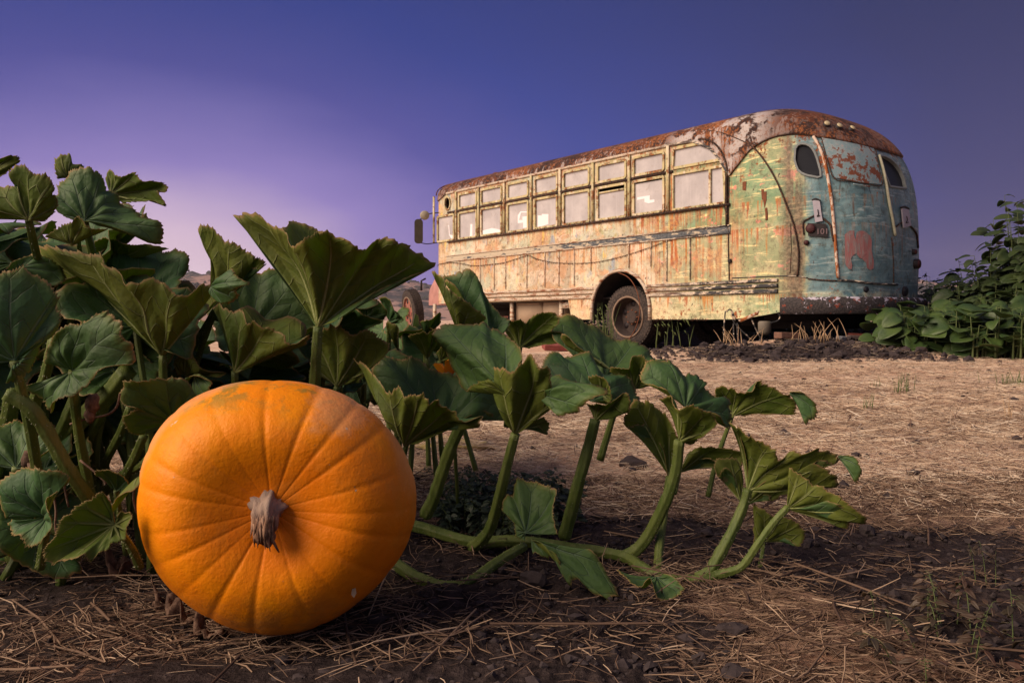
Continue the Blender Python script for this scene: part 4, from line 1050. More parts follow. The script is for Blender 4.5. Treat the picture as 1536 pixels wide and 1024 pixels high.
# ------------------------------------------------------------------ pumpkin leaves
def leaf_mat(name, under):
    t = NT(name); o = t.obj(); uv = t.xyz(t.uv('veins')); x, r = uv[0], uv[1]; rim = t.xyz(t.uv('rim'))[1]
    a = t.m_('ABSOLUTE', t.m_('SUBTRACT', t.m_('FRACT', x), .5))
    d = t.mul(a, r, .075)                                   # metres from the nearest main vein
    main = t.m_('MULTIPLY', t.ss(d, .0024 if under else .0015, .0006), t.ss(rim, .99, .55))
    wob = t.m_('MULTIPLY', t.noise(o, 22, 3), .55)
    ph = t.m_('ADD', t.m_('SUBTRACT', t.m_('MULTIPLY', r, 4.2), t.m_('MULTIPLY', t.m_('MULTIPLY', a, r), 2.5)), wob)
    q = t.m_('ABSOLUTE', t.m_('SUBTRACT', t.m_('FRACT', ph), .5))
    sec = t.m_('MULTIPLY', t.ss(q, .055 if under else .04, .012), t.ss(r, .12, .35))
    net = t.vor(o, 95, 'DISTANCE_TO_EDGE'); netl = t.ss(net, .10, .02)
    n1 = t.noise(o, 9, 5, .6); n2 = t.noise(o, 70, 4, .65)
    rnd = t.n('ShaderNodeObjectInfo').outputs['Random']
    if under:
        c = t.mix(t.ss(n1, .35, .65), (.092,.150,.020), (.155,.185,.026)); c = t.mix(t.m_('MULTIPLY', rnd, .35), c, (.15,.16,.028))
        c = t.mix(t.m_('MULTIPLY', netl, .25), c, (.15,.19,.06)); vc = (.25,.28,.10)
    else:
        c = t.mix(t.ss(n1, .35, .65), (.042,.118,.038), (.078,.165,.056)); c = t.mix(t.m_('MULTIPLY', rnd, .35), c, (.115,.165,.030))
        c = t.mix(t.m_('MULTIPLY', t.ss(n2, .55, .7), .25), c, (.07,.12,.085)); vc = (.13,.21,.12)
    c = t.mix(t.m_('MULTIPLY', sec, .55), c, vc); c = t.mix(t.m_('MULTIPLY', main, .85), c, vc)
    e = t.m_('ADD', rim, t.m_('MULTIPLY', t.m_('SUBTRACT', n1, .5), .22))
    c = t.mix(t.m_('MULTIPLY', t.ss(e, .86, 1.0), .55), c, (.15,.15,.025))
    c = t.mix(t.ss(t.m_('ADD', rim, t.m_('MULTIPLY', t.m_('SUBTRACT', n2, .5), .05)), .965, .990), c, (.30,.20,.08))
    sc = t.ss(t.noise(o, 17, 6, .75), .655, .68)
    mil = t.ss(t.noise(o, 6, 6, .7), .56, .66); c = t.mix(t.m_('MULTIPLY', mil, .22), c, (.20,.25,.17))
    c = t.mix(t.m_('MULTIPLY', sc, .8), c, (.20,.13,.07))
    s = 1 if under else -1
    h = t.m_('ADD', t.m_('MULTIPLY', main, 1.4*s), t.m_('ADD', t.m_('MULTIPLY', sec, .7*s), t.m_('ADD', t.m_('MULTIPLY', q, -1.1*s), t.m_('ADD', t.m_('MULTIPLY', net, -.35*s), t.m_('MULTIPLY', n1, .5)))))
    return t.fin(c, .66 if under else .58, t.bump(h, .0030, .85), 0, .3 if under else .38, .36, (.24,.34,.02))
M_TOP = leaf_mat('leaf_upper_face', False); M_UND = leaf_mat('leaf_under_face', True)
t = NT('vine_stem_green'); o = t.obj(); a = t.noise(o, 18, 5); b = t.noise(t.scale(o, (120,120,14)), 1, 3); hr = t.noise(o, 420, 2)
c = t.mix(t.ss(a, .35, .65), (.075,.115,.02), (.12,.155,.032)); c = t.mix(t.m_('MULTIPLY', t.ss(b, .5, .62), .4), c, (.17,.20,.06))
M_STEM = t.fin(c, .55, t.bump(t.m_('ADD', b, t.m_('MULTIPLY', hr, .6)), .0016, .8), 0, .35, .08, (.3,.4,.05))
t = NT('leaf_vein'); M_VEIN = t.fin(t.mix(t.noise(t.obj(), 60, 3), (.17,.21,.06), (.27,.29,.11)), .6, t.bump(t.noise(t.obj(), 300, 2), .001), 0, .3)
M_HAIR = NT('stem_hair'); M_HAIR = M_HAIR.fin((.42,.42,.28), .5, None, 0, .3, .3, (.5,.5,.3))

def sheet(J, tips, seed, cup=.0, ruf=.012, mids=None, nU=6, nV=11, tooth=.0022, side=None):
    "lamina between the junction J and a curved edge; returns (verts, quads, uv, rim, vein-tube curves)"
    rg = random.Random(seed); T = crom(tips, nU)
    M = crom(mids, nU) if mids else None
    m = len(T); ang = [0.0]; J = Vector(J)
    S = [p.copy() for p in T]           # smoothed edge: the blade is taut inside and only frills near its rim
    for _ in range(int(nU*2.2)):
        S = [S[0]]+[(S[i-1]+S[i]*2+S[i+1])/4 for i in range(1, m-1)]+[S[-1]]
    for a, b in zip(T, T[1:]):
        u, v = (a-J), (b-J); ang.append(ang[-1]+(u.angle(v, 0) if u.length > 1e-5 and v.length > 1e-5 else 0))
    ph = rg.uniform(0, 1); x0 = rg.uniform(0, 1)
    Ra = sum((p-J).length for p in T)/m
    nrm = Vector()
    for a, b in zip(T, T[1:]): nrm += (a-J).cross(b-J)
    nrm = nrm.normalized() if nrm.length else Vector((0,-1,0))
    V = []; UV = []; RM = []
    arc = 0; arcs = [0]
    for a, b in zip(T, T[1:]): arc += (a-b).length; arcs.append(arc)
    nn = max(4, int(arc/.045)); nf = [rg.uniform(-1, 1) for _ in range(nn+3)]
    def und(q):
        k = math.floor(q); f = q-k; f = f*f*(3-2*f); h = lambda z: ((math.sin(z*127.1+seed*3.7)*43758.5) % 1)*2-1
        return h(k)*(1-f)+h(k+1)*f
    def wave(s):
        k = s/arc*nn; i = int(k); f = k-i; f = f*f*(3-2*f); return nf[i]*(1-f)+nf[i+1]*f
    ro = [rg.uniform(-1,1) for _ in range(m)]; ro = [(ro[i-1]+ro[i]*2+ro[(i+1)%m])/4 for i in range(m)]
    for i in range(m):
        d = T[i]-J; L = d.length; dn = d/L if L > 1e-6 else Vector((0,0,1))
        s = arcs[i]; wv = wave(s)
        th = tooth*((1 if (i % 2) else -.5)*rg.uniform(.2, 1.2)+rg.uniform(-.6, .6))*(0 if i in (0, m-1) else 1)
        for j in range(nV+1):
            v = j/nV
            if M: 
                mm = M[i]; p = J*((1-v)*(1-2*v))+mm*(4*v*(1-v))+T[i]*(v*(2*v-1))
            else:
                w_ = max(0, (v-.45)/.55); w_ = w_*w_*(3-2*w_); tt = S[i].lerp(T[i], w_)
                p = J+(tt-J)*v+nrm*(cup*L*math.sin(math.pi*v))
            p = p+dn*(.006*min(1, Ra/.12)*ro[i]*v**6*(0 if i in (0, m-1) else 1))
            if j == nV: p = p+dn*th
            xx = ang[i]/.52+x0; fr = abs((xx % 1)-.5)
            edge = min(1, min(i, m-1-i)/4)
            p = p+nrm*(1.5*ruf*wv*v**3.5+Ra*.020*math.cos(2*math.pi*xx)*math.sin(math.pi*min(1, v*1.15))*-1*edge+Ra*.11*(und(i/m*3.1+ph*9)+.7*und(i/m*6+v*2.3+ph*31))*math.sin(math.pi*v)*edge)
            V.append(p); UV.append((xx, (p-J).length/.15)); RM.append((ang[i], v))
    Q = [(i*(nV+1)+j, i*(nV+1)+j+1, (i+1)*(nV+1)+j+1, (i+1)*(nV+1)+j) for i in range(m-1) for j in range(nV)]
    ribs = []
    for i in range(1, m-1):
        a, b = ang[i-1]/.52+x0-.5, ang[i]/.52+x0-.5
        if math.floor(a) != math.floor(b) or i in ():
            ribs.append(([V[i*(nV+1)+j] for j in range(nV)], nrm, Ra))
    return V, Q, UV, RM, ribs, nrm

def make_leaf(sheets, parent, seed=0, ribs=True, name='leaf', mats=None):
    "sheets: (J, tips, face, opts) - tips run clockwise as drawn; face 't' shows the upper side there, 'u' the lower"
    V = []; Q = []; UV = []; RM = []; tubes = []
    for k, (J, tips, face, kw) in enumerate(sheets):
        v, q, uv, rm, rb, nrm = sheet(J, tips, seed*13+k, **kw)
        b = len(V); V += v; UV += uv; RM += rm
        # quads above wind so that a 'u' fan has its upper side away from the viewer
        Q += [tuple(b+i for i in (f[::-1] if face == 't' else f)) for f in q]
        tubes += [(p, n_, r_, face) for p, n_, r_ in rb if face == 'u']
    me = bpy.data.meshes.new(name); me.from_pydata([tuple(p) for p in V], [], Q)
    for m in (mats or (M_TOP, M_UND)): me.materials.append(m)
    l1 = me.uv_layers.new(name='veins'); l2 = me.uv_layers.new(name='rim')
    li = np.zeros(len(me.loops), np.int32); me.loops.foreach_get('vertex_index', li)
    l1.data.foreach_set('uv', np.array(UV)[li].ravel()); l2.data.foreach_set('uv', np.array(RM)[li].ravel())
    me.polygons.foreach_set('use_smooth', [True]*len(me.polygons))
    o = bpy.data.objects.new(name, me); COL.objects.link(o); o.parent = parent
    md = o.modifiers.new('thickness', 'SOLIDIFY'); md.thickness = .0009; md.offset = -1; md.material_offset = 1
    if ribs and tubes:
        mb = MB()
        for p, n_, r_, face in tubes:
            k = len(p); s = (1 if face == 'u' else -1)*.0012
            toC = Vector((0,0,CAMZ))
            r0 = min(.0034, .016*r_)
            mb.tube([a+n_*0 for a in p], [r0*(1-i/k)**.8+.0006 for i in range(k)], 6)
        mb.build('veins', M_VEIN, o)
    return o
def petiole(pts, r0, r1, parent, name='petiole', hairs=60, mat=None):
    P = crom(pts, 6); k = len(P); mb = MB()
    rgp = random.Random(int(P[-1].x*1e4)); w0 = [rgp.uniform(.93, 1.07) for _ in range(k)]
    mb.tube(P, [(r0+(r1-r0)*i/(k-1))*w0[i] for i in range(k)], 24, .085)
    if hairs:
        rg = random.Random(int(P[0].x*1e4)); mb.mi = 1
        for _ in range(hairs):
            i = rg.randrange(k-1); f = rg.random(); c = P[i].lerp(P[i+1], f); rr = r0+(r1-r0)*i/(k-1)
            d = (P[i+1]-P[i]).normalized(); n = d.orthogonal().normalized(); n = Matrix.Rotation(rg.uniform(0, 6.28), 3, d) @ n
            mb.tube([c+n*rr*.9, c+n*(rr+rg.uniform(.0015,.0035))+d*.001], [.0005,.00015], 3, cap=False)
    return mb.build(name, [mat or M_STEM, M_HAIR], parent)
def PX(pts, Y, dd=0):
    "traced points (x, y[, nearer/farther]) at depth Y"
    return [at(p[0], p[1], Y+(p[2] if len(p) > 2 else 0)) for p in pts]
def fan(J, Y, pts, face, **kw):
    """fan with real depth: points low in the picture come a little nearer, the edge bows by 'bow'"""
    bow = kw.pop('bow', .05); tl = kw.pop('tilt', .0); jy = kw.pop('jy', 0)
    n = len(pts); out = []
    for i, p in enumerate(pts):
        d = (p[2] if len(p) > 2 else 0)
        d += bow*math.sin(math.pi*i/(n-1))+tl*(p[1]-J[1])/F
        out.append(at(p[0], p[1], Y+d))
    mk = kw.pop('arch', None)
    Jv = at(J[0], J[1], Y+jy)
    if mk:
        mids = []
        for q in out:
            c = (Jv+q)/2; d = q-Jv; mids.append(c+Vector((0, -mk[1]*d.length if len(mk) > 1 else 0, mk[0]*d.length)))
        kw['mids'] = mids
    return (Jv, out, face, kw)

left = empty('pumpkin_plant', at(150, 760, 1.45)); tag(left, 'dense dark green pumpkin leaves on stout stalks left of and behind the orange pumpkin', 'pumpkin plant')
vine = empty('pumpkin_vine', at(705, 820, 1.57)); tag(vine, 'trailing pumpkin vine running right from the orange pumpkin with upright stalks and ruffled leaves', 'pumpkin vine')
midp = empty('pumpkin_plant', at(600, 560, 2.4)); tag(midp, 'yellowish green pumpkin foliage in the gap below the far front wheel of the bus', 'pumpkin plant')
def ptag(): pass
for e in (left, vine, midp):
    e.matrix_world = Matrix.Translation(e.location)
bpy.context.view_layer.update()
def keep(o, e):
    o.matrix_parent_inverse = e.matrix_world.inverted(); return o
SEED = [100]
def LEAF(plant, *fans, pet=None, pr=(.008,.006), ribs=True, hairs=60):
    SEED[0] += 1
    o = make_leaf(fans, plant, SEED[0], ribs); keep(o, plant)
    if pet:
        p = petiole([at(*q) for q in pet], pr[0], pr[1], o, hairs=hairs)
    return o
# --- hero leaves, left mass
LEAF(left, fan((477,493), 1.42, [(350,322,.05),(368,322,.03),(385,324,.0),(400,337),(418,340,-.02),(428,350,-.03),(434,371,-.05),(453,361,-.08),(470,352,-.06),(478,350,-.05),(492,351,-.05),(525,364,-.05),(544,375,-.03),(560,364),(577,357),(593,362),(610,370,.02),(625,380,.03),(652,400,.06),(621,411,.03),(591,423,.02),(556,441),(525,458)], 'u', bow=-.03, ruf=.006, cup=.03),
     fan((477,493), 1.43, [(530,458),(590,420,.10),(545,385,.16),(510,366,.18),(490,350,.18),(478,344,.18),(462,337,.18),(446,333,.16),(434,333,.14),(427,341,.10),(400,345,.08),(352,323,.04)], 't', bow=.08, ruf=.002),
     pet=[(470,640,1.50),(472,590,1.46),(474,540,1.43),(477,490,1.42)], pr=(.0115,.0085), hairs=90)
LEAF(left, fan((375,500), 1.70, [(322,480),(326,440),(338,410),(353,399),(367,400),(385,409),(406,400),(420,403),(432,418),(445,441),(465,470),(474,500),(430,512),(395,515)], 't', bow=.06, cup=-.05), pet=[(330,640,1.75),(350,570,1.72),(375,500,1.70)])
LEAF(left, fan((244,533), 1.36, [(41,388,.08),(60,370,.04),(80,366),(98,373),(118,379),(140,381),(152,383),(150,398),(166,405),(182,412),(189,425),(210,423),(228,422),(246,434),(264,440),(283,442),(299,430),(318,436),(302,464,.02),(279,479),(270,495),(256,515)], 'u', bow=-.07, cup=.03, ruf=.007),
     fan((316,430), 1.30, [(326,419),(338,412),(351,405),(357,412),(362,417),(379,426),(366,430),(356,436),(359,445),(344,453),(328,455),(312,442)], 't', bow=-.03, cup=-.12, nU=4, ruf=.005),
     fan((244,533), 1.38, [(256,515),(330,440,.12),(250,425,.2),(150,378,.22),(80,362,.2),(42,386,.1)], 't', bow=.08),
     pet=[(262,720,1.42),(255,650,1.40),(246,585,1.38),(244,532,1.36)], pr=(.0085,.0065))
LEAF(left, fan((352,560), 1.42, [(320,455,.03),(326,463),(336,474),(353,471),(363,484),(372,488),(377,484),(387,495),(398,498),(410,502),(430,505),(449,510),(470,496),(466,510),(440,520),(406,533),(375,549)], 'u', bow=-.06, cup=.04),
     fan((352,560), 1.43, [(375,549),(462,498,.1),(420,480,.15),(360,462,.14),(322,455,.04)], 't', bow=.08), pet=[(352,680,1.50),(354,620,1.46),(352,557,1.42)])
LEAF(left, fan((324,462), 1.62, [(317,430,.02),(314,384),(305,360),(297,347),(304,338),(312,337),(322,342),(334,359),(343,364),(352,366),(364,374),(375,382),(383,386),(391,384),(398,388),(400,396),(388,400),(370,402),(355,400),(342,410)], 'u', bow=-.04, cup=.04, ruf=.005), pet=[(290,560,1.66),(306,510,1.64),(324,462,1.62)], pr=(.007,.006))
LEAF(left, fan((127,331), 1.28, [(109,331),(92,326),(78,308),(84,300),(87,285),(86,273),(94,265),(102,259),(111,256),(120,257),(127,260),(137,259),(146,263),(154,267),(160,279),(172,283),(178,293),(182,304),(192,308),(201,312),(209,321),(216,330),(228,337),(240,339),(246,351),(242,367),(221,365),(207,357),(187,351),(165,343),(145,338)], 't', bow=.06, cup=-.03, tilt=.25),
     fan((108,368), 1.25, [(70,353,.02),(80,345),(92,339),(101,336),(109,333),(113,326),(119,322),(128,328),(133,336),(140,341),(152,342),(164,341),(150,347),(137,352),(122,360)], 'u', bow=-.03, nU=4, ruf=.005), pet=[(150,600,1.9),(150,480,1.75),(140,390,1.5),(127,335,1.30)])
LEAF(left, fan((165,292), 1.40, [(156,268),(160,259),(166,255),(174,262),(184,265),(193,261),(203,259),(211,264),(217,271),(228,271),(236,272),(243,274),(248,279),(247,289),(240,287),(236,287),(245,298),(252,310),(242,306),(232,301),(224,302),(215,302),(200,303),(185,305)], 'u', bow=-.03, cup=.05, ruf=.006, nU=4), pet=[(175,560,1.95),(178,450,1.8),(176,350,1.6),(166,292,1.42)], pr=(.006,.005))
LEAF(left, fan((104,268), 1.36, [(91,266),(84,256),(81,246),(82,239),(90,236),(98,236),(101,243),(103,249),(111,250),(119,251),(125,262),(118,266)], 'u', bow=-.02, nU=4), pet=[(130,500,1.9),(120,380,1.6),(104,268,1.38)], pr=(.005,.004))
LEAF(left, fan((43,330), 1.22, [(-50,330,.03),(-45,290),(0,282),(12,280),(21,277),(12,268),(10,260),(18,251),(25,250),(31,253),(37,263),(48,266),(59,267),(68,277),(72,287),(68,294),(74,300),(78,306),(74,320),(67,329),(60,334)], 'u', bow=-.03, cup=.04), pet=[(80,600,1.8),(70,460,1.5),(43,330,1.24)])
LEAF(left, fan((-30,268), 1.26, [(-70,262),(-60,235),(-30,228),(-5,236),(6,236),(16,233),(23,236),(27,242),(18,249),(14,255),(8,262),(-4,273)], 'u', bow=-.03), pet=[(-50,600,1.35),(-40,400,1.3),(-30,268,1.26)])
LEAF(left, fan((212,448), 1.55, [(165,425),(160,400),(158,385),(167,380),(176,376),(187,374),(198,374),(211,373),(224,373),(238,374),(246,375),(252,375),(258,373),(264,373),(277,380),(283,391),(281,402),(276,410),(271,418),(270,432),(262,442),(240,455)], 't', bow=.07, cup=-.05), pet=[(220,640,1.6),(215,540,1.57),(212,448,1.55)])
LEAF(left, fan((172,388), 1.60, [(150,372),(148,358),(162,351),(169,354),(176,355),(186,360),(195,363),(207,366),(219,367),(248,376),(230,380),(205,386)], 'u', bow=-.04), pet=[(180,560,1.6),(172,385,1.6)])
LEAF(left, fan((22,541), 1.10, [(-60,560),(-70,480),(-50,425),(-20,414),(0,409),(12,406),(25,404),(39,403),(55,412),(68,421),(84,435),(88,442),(89,449),(86,457),(90,466),(92,476),(90,486),(78,505),(64,514),(57,525),(51,541),(42,556),(29,568),(8,575)], 't', bow=.05, cup=-.04, tilt=.2), pet=[(60,740,1.25),(45,640,1.16),(22,541,1.10)])
LEAF(left, fan((109,556), 1.20, [(79,545),(82,521),(88,505),(93,492),(105,487),(117,484),(134,474),(150,466),(158,469),(166,474),(176,479),(185,488),(181,500),(184,508),(189,515),(191,530),(191,545),(176,547),(160,552),(146,567),(137,578),(126,583),(118,592),(108,595),(98,598),(88,610),(78,617),(64,613),(56,600),(49,581),(60,575)], 't', bow=-.05, cup=-.05, tilt=.15), pet=[(140,760,1.32),(120,660,1.26),(112,600,1.22),(109,556,1.20)])
LEAF(left, fan((106,475), 1.42, [(86,460),(84,440),(90,422),(98,410),(107,413),(117,420),(127,427),(137,435),(147,443),(156,451),(160,464),(140,466),(117,468)], 't', bow=.05), pet=[(120,600,1.45),(106,475,1.42)])
LEAF(left, fan((30,402), 1.32, [(10,410),(20,398),(39,388),(52,385),(64,383),(82,384),(94,396),(97,410),(97,424),(84,433),(68,421),(50,414)], 't', bow=.04), ribs=False)
LEAF(left, fan((24,702), 1.26, [(-20,700),(-30,650),(0,632),(20,626),(35,632),(59,631),(82,642),(84,660),(78,677),(64,687),(45,700)], 't', bow=.05), pet=[(40,800,1.4),(24,702,1.26)])
LEAF(left, fan((72,774), 1.14, [(12,775),(2,750),(-6,730),(4,715),(21,707),(33,708),(45,707),(53,700),(63,701),(74,703),(92,709),(96,719),(93,727),(86,733),(78,741),(71,748),(79,757),(88,771),(90,782),(83,793),(78,801),(68,808),(57,813),(45,805),(39,797),(30,799),(20,799),(4,793),(6,784)], 't', bow=-.03, cup=-.06, tilt=.2), pet=[(60,850,1.20),(66,815,1.17),(72,774,1.14)], pr=(.007,.005))
LEAF(left, fan((172,787), 1.06, [(166,752),(156,741),(150,738),(143,742),(137,746),(127,752),(117,758),(110,764),(105,770),(96,775),(88,782),(86,791),(84,799),(77,812),(68,824),(72,836),(82,846),(88,841),(94,840),(102,839),(109,838),(118,835),(125,832),(131,838),(137,842),(143,835),(148,829),(155,827),(162,824),(164,818),(167,814),(177,813),(187,809),(190,800),(191,789),(196,780),(199,772),(192,767),(183,766),(177,774)], 't', bow=-.05, cup=-.05, tilt=.35, ruf=.005), pet=[(210,850,1.14),(195,818,1.10),(172,787,1.06)], pr=(.006,.004))
LEAF(left, fan((226,706), 1.12, [(190,748),(176,757),(162,765),(160,752),(170,738),(181,731),(193,727),(199,719),(204,712),(215,703),(226,692),(226,706,.01)], 't', bow=-.03, nU=4), ribs=False)
LEAF(left, fan((174,736), 1.22, [(156,725),(149,712),(150,701),(158,697),(166,696),(177,698),(187,701),(195,708),(201,716),(194,725),(187,733)], 't', bow=-.03), pet=[(190,830,1.3),(174,736,1.22)], pr=(.005,.004))
LEAF(left, fan((262,634), 1.30, [(224,648),(209,648),(198,641),(193,630),(189,620),(200,614),(211,607),(196,605),(184,602),(180,592),(186,577),(195,568),(210,566),(225,566),(246,572),(262,571),(275,577),(281,586),(290,593),(300,603),(290,620),(276,640),(262,658),(250,660),(236,665)], 't', bow=-.04, cup=-.05, tilt=.2), pet=[(250,760,1.40),(262,690,1.34),(262,634,1.30)])
LEAF(left, fan((292,562), 1.24, [(275,578),(272,571),(280,567),(289,564),(298,564),(308,567),(320,572),(316,580),(311,588),(304,596),(297,603),(290,598),(284,590)], 't', bow=-.03, nU=4, tilt=.3), ribs=False)
LEAF(left, fan((280,566), 1.5, [(272,557),(262,543),(270,539),(279,536),(294,541),(309,545),(328,548),(345,550),(335,557),(322,560),(302,565)], 'u', bow=-.03), pet=[(250,650,1.5),(262,610,1.5),(280,566,1.5)], pr=(.006,.004))
LEAF(left, fan((220,566), 1.48, [(195,560),(189,540),(189,526),(200,526),(211,529),(224,534),(234,541),(238,554),(238,566)], 't', bow=-.03), pet=[(215,700,1.5),(220,566,1.48)])
# --- behind the pumpkin, centre
LEAF(left, fan((660,645), 1.56, [(590,640),(570,600),(558,570),(560,549),(566,535),(574,532),(582,532),(592,536),(605,540),(616,541),(627,542),(638,546),(648,551),(664,555),(682,558),(692,570),(704,575),(725,568),(740,585),(750,606),(760,628),(745,626),(728,618),(712,622),(695,630)], 't', bow=.08, cup=-.04, tilt=.1),
     fan((607,668), 1.40, [(535,534,.06),(541,541,.05),(547,549,.04),(552,556),(559,563),(566,568),(574,573),(580,581),(588,588),(593,584),(598,583),(602,592),(605,598),(613,594),(621,590),(630,590),(637,588),(641,597),(645,604),(650,602),(655,600),(659,607),(664,612),(673,614),(684,616),(695,624),(703,628),(724,622,.02),(722,632),(718,641),(711,638),(704,632),(690,638),(672,643),(655,649),(632,658)], 'u', bow=-.08, cup=.03, nU=4, ruf=.006),
     pet=[(638,772,1.60),(650,748,1.58),(662,712,1.56),(676,672,1.54),(692,636,1.52)], pr=(.0125,.0105), hairs=90)
LEAF(left, fan((506,580), 1.52, [(470,560),(468,530),(478,508),(488,492),(500,484),(509,486),(518,491),(526,497),(533,503),(539,499),(546,497),(558,501),(570,506),(583,512),(585,524),(576,535),(560,548),(548,560),(540,572)], 'u', bow=-.05, cup=.04), pet=[(480,660,1.55),(495,610,1.53),(506,580,1.52)])
LEAF(left, fan((545,575), 1.62, [(535,560),(548,540),(556,530),(566,530),(590,520),(610,535),(640,545),(620,560),(580,580)], 't', bow=.04), ribs=False)
LEAF(midp, fan((505,492), 1.75, [(500,480),(505,474),(514,466),(525,458),(536,463),(548,471),(556,477),(566,482),(568,486),(557,490),(547,495),(540,499),(533,502),(526,496),(518,490)], 't', bow=-.04), pet=[(510,600,1.85),(505,492,1.75)])
LEAF(midp, fan((548,476), 2.0, [(533,462),(543,452),(553,444),(561,446),(568,450),(575,459),(580,469),(578,475),(573,481),(562,478),(551,474)], 't', bow=-.05), pet=[(545,600,2.1),(548,476,2.0)])
LEAF(midp, fan((584,482), 2.1, [(572,462),(570,450),(573,445),(582,443),(590,446),(593,452),(596,460),(602,468),(607,477),(600,484),(590,488)], 't', bow=-.05), pet=[(580,600,2.2),(584,482,2.1)])
LEAF(midp, fan((641,538), 1.85, [(624,520),(614,508),(616,502),(622,498),(630,495),(637,492),(643,494),(649,492),(656,498),(662,505),(657,512),(654,518),(650,526)], 'u', bow=-.05), pet=[(645,640,1.95),(641,538,1.85)])
LEAF(midp, fan((598,526), 1.9, [(584,500),(580,484),(586,485),(592,490),(598,497),(601,510),(600,524)], 'u', bow=-.04), pet=[(600,640,1.98),(598,526,1.9)])
LEAF(midp, fan((638,503), 2.1, [(634,490),(633,479),(640,477),(648,477),(655,472),(660,469),(661,478),(660,486),(653,491),(650,496)], 't', bow=-.04), pet=[(640,600,2.15),(638,503,2.1)])
LEAF(midp, fan((660,542), 1.8, [(655,530),(668,518),(680,519),(693,518),(696,524),(690,530),(682,534),(675,540),(668,546)], 'u', bow=-.04), pet=[(662,640,1.9),(660,542,1.8)])
# --- the runner to the right
LEAF(vine, fan((773,651), 1.44, [(726,561,.02),(731,558),(737,557),(747,552),(757,547),(765,551),(773,555),(781,547),(788,540),(793,538),(799,549),(806,559),(813,557),(820,557),(822,565),(823,574),(828,584),(830,596),(829,608),(822,616),(812,624),(800,636)], 'u', bow=-.09, cup=.03, nU=4),
     fan((768,596), 1.40, [(726,561),(718,566),(712,573),(705,579),(701,585),(697,586),(690,574),(685,562),(678,552),(674,542),(671,530),(660,517),(652,503),(660,495),(669,490),(680,485),(699,480),(712,482),(726,482),(734,490),(745,494),(755,499),(764,507),(773,515),(779,523),(784,531),(786,541),(779,550)], 't', bow=.16, cup=-.07, nU=5),
     fan((800,590), 1.42, [(793,540,.05),(804,548,.06),(816,556,.06),(832,561,.03),(851,567),(866,570),(882,573),(896,577),(909,582),(909,587),(908,592),(900,595),(892,598),(880,604),(868,610),(861,615),(853,618),(844,621),(835,622),(832,614),(830,606),(829,598),(826,590)], 't', bow=-.09, cup=-.10, nU=4),
     fan((786,643), 1.47, [(800,634),(809,627),(816,626),(822,632),(824,640),(822,647),(819,652),(814,645),(806,638)], 'u', bow=.0, nU=4, ruf=.003),
     pet=[(708,820,1.56),(722,810,1.54),(736,790,1.52),(748,750,1.49),(760,700,1.46),(773,650,1.44)], pr=(.0125,.0085), hairs=120)
LEAF(vine, fan((893,631), 1.52, [(880,600),(887,602),(898,599),(910,602),(924,603),(934,599),(943,598),(945,605),(945,611),(938,609),(929,607),(918,612)], 'u', bow=-.05, nU=4),
     fan((888,602), 1.55, [(830,585),(818,565),(813,552),(815,545),(818,537),(828,530),(837,526),(845,528),(853,531),(865,530),(876,535),(888,541),(898,548),(909,557),(919,563),(929,567),(935,569),(940,572),(946,578),(951,586),(954,593),(956,599),(960,606),(963,614),(959,620),(955,625),(949,627),(946,617),(940,606),(925,602)], 't', bow=.10, cup=-.08),
     fan((905,592), 1.46, [(896,580),(888,573),(883,567),(889,564),(896,564),(903,568),(908,573),(913,581),(916,590),(918,597),(914,604),(909,602),(905,598)], 'u', bow=-.03, nU=3, ruf=.004),
     pet=[(846,806,1.56),(856,770,1.55),(868,722,1.53),(880,680,1.525),(893,629,1.52)], pr=(.0125,.009), hairs=90)
LEAF(vine, fan((905,575), 1.80, [(858,524),(846,512),(832,500),(829,486),(832,476),(843,476),(856,479),(869,482),(874,486),(880,490),(887,492),(894,495),(900,499),(905,501),(914,505),(922,509),(930,510),(939,509),(946,512),(952,515),(960,520),(967,525),(975,528),(983,532),(992,534),(1002,536),(999,542),(988,544),(975,543),(960,552),(945,565),(930,575)], 't', bow=.14, cup=-.05, tilt=.1),
     fan((951,584), 1.66, [(914,556),(917,551),(921,548),(932,548),(943,547),(945,541),(948,534),(956,534),(964,536),(968,540),(971,545),(967,550),(963,555),(969,566),(975,577),(965,582)], 'u', bow=-.03, nU=4),
     fan((925,560), 1.74, [(850,519),(840,507),(845,502),(858,512),(872,522),(880,527),(889,538),(880,534),(866,528)], 'u', bow=-.02, nU=3, ruf=.003),
     pet=[(900,690,1.80),(915,640,1.79),(930,590,1.76)])
LEAF(vine, fan((1019,660), 1.44, [(996,590,.02),(1004,589),(1012,589),(1013,598),(1015,606),(1021,611),(1029,609),(1038,606),(1044,610),(1050,615),(1057,620),(1064,624),(1070,630),(1076,636),(1070,641),(1060,648),(1048,655),(1034,668)], 'u', bow=-.07, cup=.03, nU=4),
     fan((1028,612), 1.42, [(996,590),(988,585),(981,580),(973,577),(966,574),(962,567),(961,560),(966,550),(970,543),(978,541),(986,541),(994,541),(1002,542),(1010,550),(1018,557),(1030,563),(1035,557),(1045,557),(1054,563),(1062,573),(1057,580),(1062,590),(1072,595),(1082,593),(1092,591),(1098,597),(1100,605),(1101,616),(1100,627),(1098,635),(1092,640),(1084,639),(1078,633),(1070,626),(1060,620),(1052,614),(1044,609)], 't', bow=.05, cup=-.10, nU=4),
     pet=[(937,834,1.50),(957,822,1.49),(976,797,1.48),(1000,748,1.46),(1014,705,1.45),(1019,660,1.44)], pr=(.0125,.009), hairs=120)
